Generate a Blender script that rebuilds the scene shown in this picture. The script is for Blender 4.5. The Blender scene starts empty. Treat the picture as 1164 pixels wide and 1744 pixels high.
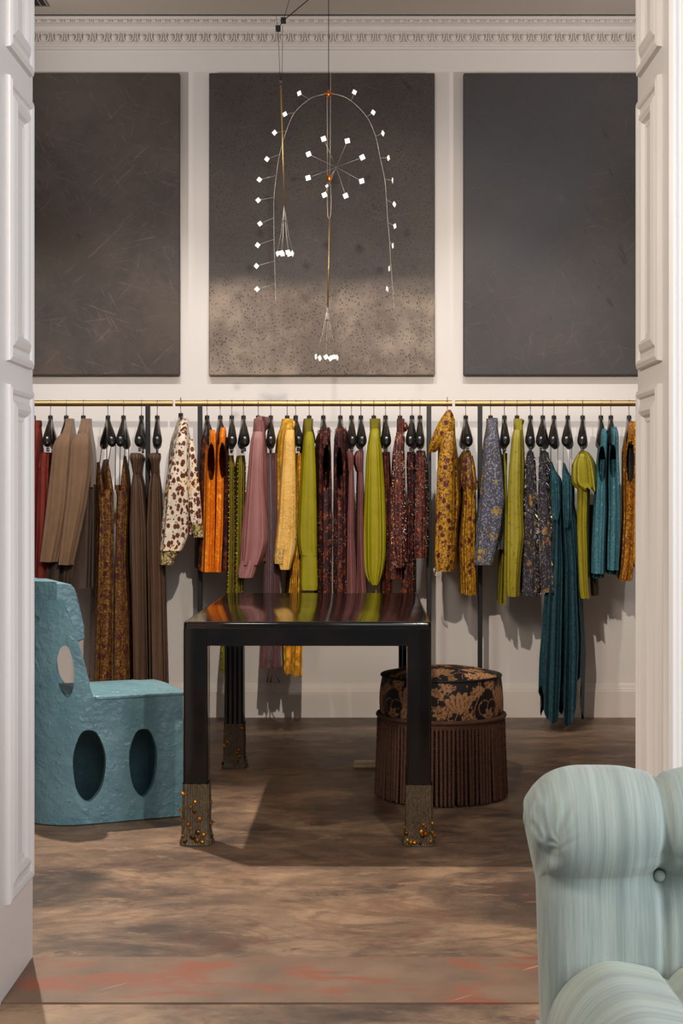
import bpy, bmesh, math, random
import numpy as np
from mathutils import Vector, Matrix, Euler
random.seed(7)
SC = bpy.context.scene
COL = SC.collection
PI = math.pi

# ------------------------------------------------------------------ survey of the place
# camera at the origin's eye height, looking along +Y; 2500 px focal length on a 1164 x 1744 frame
F, H, VX, VY = 2500.0, 1.17, 600.0, 846.0
def W(px, py, d):
    return Vector(((px - VX) * d / F, d, H - (py - VY) * d / F))
def PX(v):
    return VX + v[0] * F / v[1], VY + (H - v[2]) * F / v[1]
DWALL = 7.8
DR = 7.4            # depth of the clothes rails
CEIL = 3.68
DJ0, DJ1 = 3.385, 3.72   # the opening's reveal
XL, XR = -0.81, 0.7246

# ------------------------------------------------------------------ object helpers
def tag(o, label=None, cat=None, group=None, kind=None):
    if label: o['label'] = label
    if cat: o['category'] = cat
    if group: o['group'] = group
    if kind: o['kind'] = kind
    return o
def empty(name, loc, label, cat, group=None, rz=0.0):
    o = bpy.data.objects.new(name, None); COL.objects.link(o)
    o.location = loc; o.rotation_euler = (0, 0, rz); o.empty_display_size = 0.05
    return tag(o, label, cat, group)
def mk(name, verts, faces, mat, parent=None, smooth=True, origin=None):
    me = bpy.data.meshes.new(name)
    if origin is not None:
        og = Vector(origin); verts = [Vector(v) - og for v in verts]
    me.from_pydata([tuple(v) for v in verts], [], faces)
    me.update()
    if smooth:
        for p in me.polygons: p.use_smooth = True
    o = bpy.data.objects.new(name, me); COL.objects.link(o)
    if mat: me.materials.append(mat)
    if origin is not None: o.location = origin
    if parent: o.parent = parent
    return o
def struct(o):
    o['kind'] = 'structure'; return o
def bevel(o, w, seg=2, ang=35):
    m = o.modifiers.new('bevel', 'BEVEL'); m.width = w; m.segments = seg
    m.limit_method = 'ANGLE'; m.angle_limit = math.radians(ang)
    return o
def autosmooth(o, ang=40):
    me = o.data
    bm = bmesh.new(); bm.from_mesh(me)
    for e in bm.edges:
        if len(e.link_faces) == 2 and e.calc_face_angle(0) > math.radians(ang): e.smooth = False
    bm.to_mesh(me); bm.free()
    return o

class MB:
    def __init__(s): s.v = []; s.f = []
    def add(s, vs, fs):
        n = len(s.v); s.v += [Vector(v) for v in vs]; s.f += [tuple(i + n for i in f) for f in fs]; return s
    def box(s, x0, x1, y0, y1, z0, z1):
        return s.add([(x0,y0,z0),(x1,y0,z0),(x1,y1,z0),(x0,y1,z0),(x0,y0,z1),(x1,y0,z1),(x1,y1,z1),(x0,y1,z1)],
                     [(0,3,2,1),(4,5,6,7),(0,1,5,4),(1,2,6,5),(2,3,7,6),(3,0,4,7)])
    def tube(s, pts, r, n=8, cap=True):
        pts = [Vector(p) for p in pts]; vs = []; fs = []
        rr = r if isinstance(r, (list, tuple)) else [r] * len(pts)
        prev = None
        for i, p in enumerate(pts):
            t = (pts[min(i+1, len(pts)-1)] - pts[max(i-1, 0)]).normalized()
            if prev is None:
                a = Vector((0,0,1)) if abs(t.z) < .9 else Vector((1,0,0))
                u = t.cross(a).normalized()
            else:
                u = (prev - t * prev.dot(t)).normalized()
            prev = u; w = t.cross(u)
            for k in range(n):
                q = 2*PI*k/n
                vs.append(p + (u*math.cos(q) + w*math.sin(q)) * rr[i])
        for i in range(len(pts)-1):
            for k in range(n):
                fs.append((i*n+k, i*n+(k+1)%n, (i+1)*n+(k+1)%n, (i+1)*n+k))
        if cap:
            fs.append(tuple(range(n-1,-1,-1))); fs.append(tuple((len(pts)-1)*n+k for k in range(n)))
        return s.add(vs, fs)
    def sphere(s, c, r, nu=10, nv=6, sc=(1,1,1)):
        c = Vector(c); vs = [c + Vector((0,0,r*sc[2]))]; fs = []
        for j in range(1, nv):
            a = PI*j/nv
            for i in range(nu):
                b = 2*PI*i/nu
                vs.append(c + Vector((r*sc[0]*math.sin(a)*math.cos(b), r*sc[1]*math.sin(a)*math.sin(b), r*sc[2]*math.cos(a))))
        vs.append(c - Vector((0,0,r*sc[2])))
        for i in range(nu): fs.append((0, 1+i, 1+(i+1)%nu))
        for j in range(nv-2):
            for i in range(nu):
                a = 1+j*nu; fs.append((a+i, a+nu+i, a+nu+(i+1)%nu, a+(i+1)%nu))
        e = len(vs)-1; a = 1+(nv-2)*nu
        for i in range(nu): fs.append((a+i, e, a+(i+1)%nu))
        return s.add(vs, fs)
    def lathe(s, c, prof, n=48, closed_top=True, closed_bot=True):
        c = Vector(c); vs = []; fs = []
        for r, z in prof:
            for k in range(n):
                a = 2*PI*k/n; vs.append(c + Vector((r*math.cos(a), r*math.sin(a), z)))
        for i in range(len(prof)-1):
            for k in range(n): fs.append((i*n+k, i*n+(k+1)%n, (i+1)*n+(k+1)%n, (i+1)*n+k))
        if closed_bot: fs.append(tuple(range(n-1,-1,-1)))
        if closed_top: fs.append(tuple((len(prof)-1)*n+k for k in range(n)))
        return s.add(vs, fs)
    def prism(s, poly, axis, a0, a1):
        """extrude a 2-D polygon along an axis ('x': poly is (y,z), 'y': poly is (x,z), 'z': poly is (x,y))"""
        def P(p, a):
            return {'x': (a, p[0], p[1]), 'y': (p[0], a, p[1]), 'z': (p[0], p[1], a)}[axis]
        n = len(poly)
        return s.add([P(p, a0) for p in poly] + [P(p, a1) for p in poly],
                     [tuple(range(n-1,-1,-1)), tuple(range(n, 2*n))] + [(i, (i+1)%n, n+(i+1)%n, n+i) for i in range(n)])
    def build(s, name, mat, parent=None, smooth=True, origin=None):
        return mk(name, s.v, s.f, mat, parent, smooth, origin)

# ------------------------------------------------------------------ materials
def C(r, g=None, b=None):
    if g is None: r, g, b = r
    def l(c):
        c /= 255.0
        return c/12.92 if c <= .04045 else ((c+.055)/1.055)**2.4
    return (l(r), l(g), l(b), 1.0)
class NT:
    def __init__(s, name):
        s.m = bpy.data.materials.new(name); s.m.use_nodes = True
        s.t = s.m.node_tree; s.bs = s.t.nodes['Principled BSDF']
    def n(s, kind, **kw):
        x = s.t.nodes.new(kind)
        for k, v in kw.items(): setattr(x, k, v)
        return x
    def l(s, a, b): s.t.links.new(a, b)
    def math(s, op, a, b=None, c=None):
        x = s.n('ShaderNodeMath', operation=op)
        for i, q in enumerate((a, b, c)):
            if q is None: continue
            if isinstance(q, (int, float)): x.inputs[i].default_value = q
            else: s.l(q, x.inputs[i])
        return x.outputs[0]
    def coords(s, stretch=(1,1,1), rot=(0,0,0), rnd=True, world=False):
        if world: src = s.n('ShaderNodeNewGeometry').outputs['Position']
        else: src = s.n('ShaderNodeTexCoord').outputs['Object']
        mp = s.n('ShaderNodeMapping'); mp.inputs['Scale'].default_value = stretch; mp.inputs['Rotation'].default_value = rot
        if rnd:
            oi = s.n('ShaderNodeObjectInfo'); v = s.n('ShaderNodeVectorMath', operation='ADD')
            sc = s.math('MULTIPLY', oi.outputs['Random'], 13.7)
            s.l(src, v.inputs[0]); s.l(sc, v.inputs[1]); src = v.outputs[0]
        if any(rot):
            m0 = s.n('ShaderNodeMapping'); m0.inputs['Rotation'].default_value = rot; s.l(src, m0.inputs['Vector']); src = m0.outputs[0]
            mp.inputs['Rotation'].default_value = (0,0,0)
        s.l(src, mp.inputs['Vector']); return mp.outputs[0]
    def noise(s, vec, scale, detail=4, rough=.55, dist=0.0):
        x = s.n('ShaderNodeTexNoise'); x.inputs['Scale'].default_value = scale; x.inputs['Detail'].default_value = detail
        x.inputs['Roughness'].default_value = rough; x.inputs['Distortion'].default_value = dist
        s.l(vec, x.inputs['Vector']); return x.outputs['Fac']
    def voro(s, vec, scale, feature='F1', rnd=1.0, out='Distance'):
        x = s.n('ShaderNodeTexVoronoi', feature=feature); x.inputs['Scale'].default_value = scale
        x.inputs['Randomness'].default_value = rnd
        s.l(vec, x.inputs['Vector']); return x.outputs[out]
    def step(s, v, a, b):
        x = s.n('ShaderNodeMapRange', interpolation_type='SMOOTHSTEP')
        x.inputs['From Min'].default_value = a; x.inputs['From Max'].default_value = b
        s.l(v, x.inputs['Value']); return x.outputs[0]
    def mix(s, fac, a, b):
        x = s.n('ShaderNodeMix', data_type='RGBA')
        if isinstance(fac, (int, float)): x.inputs[0].default_value = fac
        else: s.l(fac, x.inputs[0])
        for q, i in ((a, 6), (b, 7)):
            if isinstance(q, tuple): x.inputs[i].default_value = q
            else: s.l(q, x.inputs[i])
        return x.outputs[2]
    def bump(s, hgt, strength, dist=.01):
        x = s.n('ShaderNodeBump'); x.inputs['Strength'].default_value = strength; x.inputs['Distance'].default_value = dist
        s.l(hgt, x.inputs['Height']); s.l(x.outputs[0], s.bs.inputs['Normal'])
    def base(s, c):
        if isinstance(c, tuple): s.bs.inputs['Base Color'].default_value = c
        else: s.l(c, s.bs.inputs['Base Color'])
    def set(s, **kw):
        for k, v in kw.items(): s.bs.inputs[k.replace('_', ' ')].default_value = v
        return s
def plain(name, col, rough=.5, metal=0.0, vary=.12, scale=30, bump=.0, **kw):
    t = NT(name); c = C(col); v = t.coords()
    dk = tuple(x*(1-vary*2) for x in c[:3]) + (1,)
    t.base(t.mix(t.step(t.noise(v, scale), .3, .7), dk, c)); t.set(Roughness=rough, Metallic=metal)
    if bump: t.bump(t.noise(v, scale*6, 3), bump, .004)
    for k, q in kw.items(): t.bs.inputs[k.replace('_', ' ')].default_value = q
    return t.m
def cloth(name, col, layers=(), rough=.8, sheen=.0, vary=.12, weave=.15, wrinkle=.3, metal=0, spec=.3):
    """fabric: base colour, printed layers, a woven bump and soft vertical wrinkles"""
    t = NT(name); c = C(col); v = t.coords()
    dk = tuple(x*(1-vary*2) for x in c[:3]) + (1,)
    cur = t.mix(t.step(t.noise(v, 14), .3, .7), dk, c)
    for L in layers:
        kind, sc, a, b, lc = L[:5]; st = L[5] if len(L) > 5 else (1,1,1)
        vec = t.coords(st)
        if kind == 'blob':
            d = t.math('ADD', t.voro(vec, sc), t.math('MULTIPLY', t.math('SUBTRACT', t.noise(vec, sc*2.2, 2), .5), .35))
            k = t.step(d, b, a)
        elif kind == 'dot':
            k = t.step(t.voro(vec, sc, rnd=.85), b, a)
        elif kind == 'vein':
            k = t.step(t.math('ABSOLUTE', t.math('SUBTRACT', t.noise(vec, sc, 2, dist=.6), .5)), b, a)
        else:
            k = t.step(t.noise(vec, sc, 4), a, b)
        cur = t.mix(k, cur, C(lc))
    t.base(cur); t.set(Roughness=rough, Metallic=metal)
    t.bs.inputs['Specular IOR Level'].default_value = spec
    if sheen:
        t.bs.inputs['Sheen Weight'].default_value = sheen; t.bs.inputs['Sheen Roughness'].default_value = .4
    vs = t.coords((1, 1, .3))
    h = t.math('ADD', t.math('ADD', t.math('MULTIPLY', t.noise(vs, 17, 2), wrinkle*3), t.math('MULTIPLY', t.noise(t.coords((1,1,.5), (0,.7,0)), 22, 2, dist=.5), wrinkle*2.5)), t.math('MULTIPLY', t.noise(v, 420, 1), weave))
    t.bump(h, .55, .006)
    return t.m

M = {}
M['wall'] = plain('wall_paint', (226, 220, 216), .75, vary=.012, scale=1.3)
M['trimpaint'] = plain('trim_paint', (226, 218, 212), .55, vary=.01, scale=2)
M['jamb'] = plain('jamb_paint', (222, 216, 211), .45, vary=.01, scale=2)
M['ceil'] = plain('ceiling_paint', (200, 188, 176), .85, vary=.01, scale=1)
M['brass'] = plain('brass', (186, 154, 104), .44, 1.0, vary=.04, scale=5)
M['copper'] = plain('copper', (205, 120, 60), .3, 1.0)
M['steel'] = plain('steel', (190, 185, 180), .28, 1.0)
M['wire'] = plain('wire', (160, 154, 148), .45, .5)
M['blackmetal'] = plain('black_metal', (22, 21, 22), .45, .2)
M['hanger'] = plain('black_lacquer', (22, 20, 20), .22, 0, vary=.02)
M['vent'] = plain('vent_dark', (22, 22, 22), .6)

def mat_floor():
    t = NT('stained_concrete'); v = t.coords(rnd=False, world=True); vs = t.coords((.8, 1.15, 1), rnd=False, world=True)
    a = t.noise(v, 1.35, 6, .62, .7); b = t.noise(vs, 2.6, 7, .68, .5); c = t.noise(vs, 11, 5, .7); d = t.noise(t.coords((.5,1.6,1), rnd=False, world=True), 22, 4, .7)
    cur = t.mix(t.step(a, .36, .66), C(128, 104, 84), C(70, 55, 48))
    cur = t.mix(t.math('MULTIPLY', t.step(b, .42, .72), .75), cur, C(176, 144, 114))
    cur = t.mix(t.math('MULTIPLY', t.step(t.noise(vs, 1.9, 6, .6, 1.2), .55, .72), .8), cur, C(52, 42, 38))
    cur = t.mix(t.math('MULTIPLY', t.step(c, .5, .78), .35), cur, C(74, 56, 46))
    cur = t.mix(t.math('MULTIPLY', t.step(d, .56, .8), .35), cur, C(188, 158, 130))
    e = t.noise(t.coords((.6, 1.3, 1), rnd=False, world=True), 7.5, 8, .78, .6)
    cur = t.mix(t.math('MULTIPLY', t.step(e, .52, .60), .42), cur, C(60, 47, 42))
    cur = t.mix(t.math('MULTIPLY', t.step(e, .44, .36), .35), cur, C(190, 156, 122))
    cur = t.mix(t.math('MULTIPLY', t.step(t.noise(vs, 3.1, 7, .72, .9), .62, .67), .55), cur, C(44, 38, 38))
    vein = t.step(t.math('ABSOLUTE', t.math('SUBTRACT', t.noise(vs, 1.4, 5, .6, .8), .5)), .022, .0)
    cur = t.mix(t.math('MULTIPLY', vein, .4), cur, C(104, 64, 46))
    t.base(cur); t.set(Roughness=.5)
    r = t.n('ShaderNodeMapRange'); r.inputs['To Min'].default_value = .34; r.inputs['To Max'].default_value = .6
    t.l(b, r.inputs['Value']); t.l(r.outputs[0], t.bs.inputs['Roughness'])
    t.bump(c, .12, .004); return t.m
M['floor'] = mat_floor()
def mat_thresh():
    t = NT('threshold_concrete'); v = t.coords(rnd=False, world=True); vs = t.coords((.6, 1.5, 1), rnd=False, world=True)
    cur = t.mix(t.step(t.noise(v, 3, 6), .3, .7), C(104, 82, 66), C(132, 106, 86))
    cur = t.mix(t.math('MULTIPLY', t.step(t.noise(vs, 5.0, 6, .65, .3), .49, .61), .9), cur, C(136, 76, 54))
    cur = t.mix(t.math('MULTIPLY', t.step(t.noise(vs, 14, 5, .7), .55, .75), .4), cur, C(86, 66, 56))
    sc = t.step(t.noise(t.coords((1,.08,1), (0,0,.9), rnd=False, world=True), 26, 2), .7, .74)
    cur = t.mix(t.math('MULTIPLY', sc, .5), cur, C(196, 170, 146))
    t.base(cur); t.set(Roughness=.55); t.bump(t.noise(vs, 20), .15, .004); return t.m
M['thresh'] = mat_thresh()
def mat_canvas(name, c0, c1, scratch, lowband=False, bluish=None):
    t = NT(name); v = t.coords(rnd=True)
    cur = t.mix(t.step(t.noise(v, 2.2, 7, .65, .4), .3, .72), C(c0), C(c1))
    for st, rt, sc, am in (((1,1,.06),(0,.5,0),70,.42), ((1,1,.06),(0,-.8,0),60,.4), ((1,1,.05),(0,1.25,0),80,.36), ((1,1,.05),(0,-1.4,0),66,.36), ((1,1,.06),(0,-.15,0),76,.3)):
        q = t.noise(t.coords(st, rt), sc, 4, .7)
        cur = t.mix(t.math('MULTIPLY', t.step(q, .6, .74), am), cur, C(scratch))
    q = t.step(t.noise(t.coords((1,1,.35),(0,.5,0)), 16, 3, .6), .66, .74)
    cur = t.mix(t.math('MULTIPLY', q, .55), cur, C(34, 29, 28))
    if bluish:
        cur = t.mix(t.math('MULTIPLY', t.step(t.noise(v, 1.2, 3), .42, .62), .6), cur, C(bluish))
        sm = t.step(t.noise(t.coords((1,1,.4),(0,.7,0)), 3.0, 4), .64, .78)
        cur = t.mix(t.math('MULTIPLY', sm, .35), cur, C(112, 108, 106))
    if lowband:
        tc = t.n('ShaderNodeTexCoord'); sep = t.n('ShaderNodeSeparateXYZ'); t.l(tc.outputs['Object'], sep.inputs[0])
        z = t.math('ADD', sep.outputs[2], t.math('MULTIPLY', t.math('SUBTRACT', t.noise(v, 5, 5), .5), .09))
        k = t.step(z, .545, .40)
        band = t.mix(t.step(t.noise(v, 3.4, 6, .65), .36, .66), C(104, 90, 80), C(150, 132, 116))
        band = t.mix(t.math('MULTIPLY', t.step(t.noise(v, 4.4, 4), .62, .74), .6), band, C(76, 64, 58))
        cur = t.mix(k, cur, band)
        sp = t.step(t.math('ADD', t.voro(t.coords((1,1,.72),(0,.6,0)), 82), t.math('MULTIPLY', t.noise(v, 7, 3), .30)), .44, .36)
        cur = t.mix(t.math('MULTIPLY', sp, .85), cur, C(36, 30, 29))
    t.base(cur); t.set(Roughness=.62)
    t.bump(t.noise(v, 300, 2), .25, .002); return t.m
M['canvas_l'] = mat_canvas('scratched_canvas', (54, 46, 43), (80, 69, 62), (132, 112, 99))
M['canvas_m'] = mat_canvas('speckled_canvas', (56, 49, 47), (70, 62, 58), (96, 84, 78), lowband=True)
M['canvas_r'] = mat_canvas('slate_canvas', (58, 53, 53), (70, 64, 64), (98, 94, 94), bluish=(62, 64, 70))
# ------------------------------------------------------------------ the room
def room():
    X0, X1 = -3.6, 3.6
    struct(MB().box(X0, X1, 1.0, DWALL+.1, -.1, 0).build('floor', M['floor'], smooth=False))
    struct(MB().box(X0-.1, X1+.1, DWALL, DWALL+.12, 0, CEIL+.1).build('wall_back', M['wall'], smooth=False))
    struct(MB().box(X0-.1, X0, DJ1, DWALL, 0, CEIL+.1).build('wall_left', M['wall'], smooth=False))
    struct(MB().box(X1, X1+.1, DJ1, DWALL, 0, CEIL+.1).build('wall_right', M['wall'], smooth=False))
    struct(MB().box(X0, X1, DJ1-.02, DWALL, CEIL, CEIL+.1).build('ceiling', M['ceil'], smooth=False))
    top = 3.06
    m = MB().box(X0, XL-.02, DJ0, DJ1, 0, CEIL); m.box(XR+.02, X1, DJ0, DJ1, 0, CEIL); m.box(XL-.02, XR+.02, DJ0, DJ1, top, CEIL)
    struct(m.build('wall_front', M['jamb'], smooth=False))
    # threshold strip between the two floors
    o = MB().box(XL, XR, DJ0, DJ1, -.01, .004).build('trim_1', M['thresh'], smooth=False); struct(o)
    # panelled reveals
    prof = [(0, 0), (.002, .011), (.012, .015), (.020, .012), (.024, .006), (.036, .0065), (.042, .012), (.056, .017), (.066, .012), (.072, .003), (.080, .0035), (.084, .001)]
    def reveal(name, X, sg):
        b = MB(); xs = sorted((X, X - sg*.02)); b.box(xs[0], xs[1], DJ0, DJ1, 0, top)
        y0, y1 = 3.428, 3.684
        for z0, z1 in ((.215, 1.435), (1.488, 2.158), (2.222, 2.96)):
            vs = []; fs = []
            for ins, h in prof:
                for (y, z) in ((y0+ins, z0+ins), (y1-ins, z0+ins), (y1-ins, z1-ins), (y0+ins, z1-ins)):
                    vs.append((X + sg*h, y, z))
            for i in range(len(prof)-1):
                for k in range(4):
                    q = (i*4+k, i*4+(k+1)%4, (i+1)*4+(k+1)%4, (i+1)*4+k)
                    fs.append(q if sg < 0 else q[::-1])
            e = (len(prof)-1)*4; q = (e, e+1, e+2, e+3); fs.append(q if sg < 0 else q[::-1])
            b.add(vs, fs)
        o = b.build(name, M['jamb'], smooth=False); struct(o)
    reveal('trim_2', XL, 1); reveal('trim_3', XR, -1)
    # architraves on the near face of the opening
    ap = [(0, 0), (0, .030), (.008, .036), (.014, .036), (.018, .026), (.030, .026), (.036, .032), (.046, .034), (.050, .024), (.085, .022), (.092, .030), (.11, .034), (.12, .030), (.125, 0)]
    for nm, X, sg in (('trim_4', XL, -1), ('trim_5', XR, 1)):
        struct(MB().prism([(X + sg*u, DJ0 - h) for u, h in ap], 'z', 0, top + .12).build(nm, M['jamb'], smooth=False))
    # skirting
    d = DWALL
    sk = [(d, 0), (d-.022, 0), (d-.022, .138), (d-.018, .145), (d-.018, .150), (d-.013, .156), (d-.010, .170), (d-.004, .178), (d, .180)]
    struct(MB().prism(sk, 'x', X0, X1).build('baseboard_back', M['trimpaint'], smooth=False))
    # cornice with egg-and-dart and a fretted band
    def zc(py, pr): return H + (VY - py) * (DWALL - pr) / F
    pts = [(0, 86), (.014, 84), (.014, 80), (.022, 79), (.022, 75.5), (.030, 75), (.034, 73.5), (.034, 55), (.058, 54), (.060, 51.5), (.066, 51), (.072, 45), (.088, 40.5), (.098, 39), (.104, 38.6), (.104, 33), (.116, 32.5), (.122, 29), (.140, 27), (.148, 24), (.156, 23.6), (.158, 20)]
    pf = [(DWALL - pr, zc(py, pr)) for pr, py in pts]
    pf[-1] = (pf[-1][0], CEIL); pf.append((DWALL, CEIL))
    b = MB().prism(pf, 'x', X0, X1)
    pitch = 24.1 * (DWALL-.05) / F
    zt, zb = zc(56.5, .05), zc(71.5, .05); zm = (zt+zb)/2; hh = (zt-zb)/2
    y = DWALL - .034
    x = (122 - VX) * 7.75 / F - 14*pitch
    while x < 2.0:
        vs = []; fs = []; nu, nv = 10, 6      # egg: a half ellipsoid, wide at the top
        for j in range(nv+1):
            a = PI*j/nv
            for i in range(nu+1):
                q = PI*i/nu; w = .0185*(1+.15*math.cos(a))
                vs.append((x + w*math.sin(a)*math.cos(q), y - .020*math.sin(a)*math.sin(q), zm + hh*.98*math.cos(a)))
        for j in range(nv):
            for i in range(nu): fs.append((j*(nu+1)+i, (j+1)*(nu+1)+i, (j+1)*(nu+1)+i+1, j*(nu+1)+i+1))
        b.add(vs, fs)
        for sgn in (-1, 1):      # the shell round the egg
            b.tube([(x + sgn*.026, y-.006, zt), (x + sgn*.026, y-.010, zm), (x + sgn*.019, y-.010, zb+.010), (x+sgn*.004, y-.006, zb+.001)], [.0045, .005, .0045, .003], 6)
        xm = x + pitch/2         # dart
        b.tube([(xm, y-.003, zt), (xm, y-.008, zm), (xm, y-.003, zb)], [.0035, .0045, .001], 6)
        for sgn in (-1, 1):
            b.tube([(xm, y-.006, zm+.006), (xm+sgn*.009, y-.004, zb+.004)], [.003, .0015], 5)
        x += pitch
    z0, z1 = zc(37.6, .106), zc(34, .106); x = -1.9
    while x < 1.9:                # fretted band
        for dx, w in ((0, .022), (.027, .005), (.036, .005)):
            b.box(x+dx, x+dx+w, DWALL-.110, DWALL-.104, z0, z1)
        x += .05
    o = b.build('trim_6', M['trimpaint'], smooth=False); struct(o)
    # linear slot vent in the ceiling
    v = empty('ceiling_vent', ((66-VX)*7.42/F, 7.3, CEIL), 'dark linear slot vent in the ceiling at the top left corner', 'vent')
    xa = (54.5-VX)*7.44/F; xb = (79-VX)*7.44/F; ya, yb = 6.2, 7.50
    loc = v.location
    f = MB(); f.box(xa, xa+.008, ya, yb, CEIL-.006, CEIL+.0); f.box(xb-.008, xb, ya, yb, CEIL-.006, CEIL); f.box(xa, xb, yb-.008, yb, CEIL-.006, CEIL)
    f.box(xa, xb, ya, ya+.008, CEIL-.006, CEIL)
    xm = (xa+xb)/2; f.box(xm-.003, xm+.003, ya, yb, CEIL-.006, CEIL)
    f.v = [p - loc for p in f.v]; f.build('vent_frame', M['steel'], v, False)
    for k in range(2):
        xs = xa+.008 if k == 0 else xm+.003
        s = MB().box(xs, xs + (xb-xa)/2-.011, ya+.008, yb-.008, CEIL-.003, CEIL); s.v = [p - loc for p in s.v]
        s.build('vent_slot', M['vent'], v, False)

def paintings():
    hgt = (3.423, 1.816)
    for nm, x0, x1, m, lab in (
        ('left', -79, 306, 'canvas_l', 'dark brown scratched canvas on the left, above the rust and tan clothes'),
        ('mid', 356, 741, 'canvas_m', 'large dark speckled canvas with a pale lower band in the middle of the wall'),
        ('right', 790, 1175, 'canvas_r', 'large slate grey canvas on the wall at the right, above the teal clothes')):
        d = DWALL - .045
        a, b_ = W(x0, 124, d), W(x1, 639, d)
        og = Vector(((a.x+b_.x)/2, DWALL, b_.z))
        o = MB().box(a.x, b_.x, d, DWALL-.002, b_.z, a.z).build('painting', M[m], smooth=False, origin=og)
        bevel(o, .006, 2)
        tag(o, lab, 'painting', 'dark abstract canvases')
# ------------------------------------------------------------------ table
def mat_lacquer():
    t = NT('black_lacquer_table'); v = t.coords(); vs = t.coords((1,1,.12))
    cur = t.mix(t.step(t.noise(v, 3.2, 5), .52, .72), C(10, 8, 9), C(30, 18, 15))
    cur = t.mix(t.math('MULTIPLY', t.step(t.noise(t.coords((.15,1,1)), 16, 4, .7), .62, .8), .3), cur, C(52, 30, 22))
    # worn brown edges (pointiness of the real bevel)
    g = t.n('ShaderNodeNewGeometry'); bv = t.n('ShaderNodeBevel', samples=4); bv.inputs['Radius'].default_value = .0035
    dt = t.n('ShaderNodeVectorMath', operation='DOT_PRODUCT'); t.l(g.outputs['Normal'], dt.inputs[0]); t.l(bv.outputs[0], dt.inputs[1])
    wear = t.math('MULTIPLY', t.step(dt.outputs['Value'], .995, .90), t.step(t.noise(v, 14, 3), .35, .6))
    cur = t.mix(t.math('MULTIPLY', wear, .5), cur, C(92, 54, 32))
    t.base(cur); t.set(Roughness=.16)
    t.l(t.math('ADD', t.math('MULTIPLY', t.noise(v, 5, 4), .12), .05), t.bs.inputs['Roughness'])
    t.bump(t.noise(t.coords((.4,1,1)), 9, 3), .06, .01)
    return t.m
M['lacquer'] = mat_lacquer()
def mat_knit():
    t = NT('beaded_knit'); v = t.coords((1,1,.16))
    cur = t.mix(t.step(t.noise(v, 620, 2), .3, .7), C(58, 48, 40), C(120, 103, 80))
    cur = t.mix(t.step(t.noise(t.coords(), 90, 3), .5, .75), cur, C(84, 73, 60))
    t.base(cur); t.set(Roughness=.45, Metallic=.35); t.bump(t.noise(v, 190, 3), .8, .004); return t.m
M['knit'] = mat_knit()
M['amber'] = plain('amber_sequin', (226, 150, 44), .16, .85, vary=.3, scale=60)
M['amberdark'] = plain('dark_sequin', (120, 70, 24), .2, .8, vary=.3, scale=60)

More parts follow.
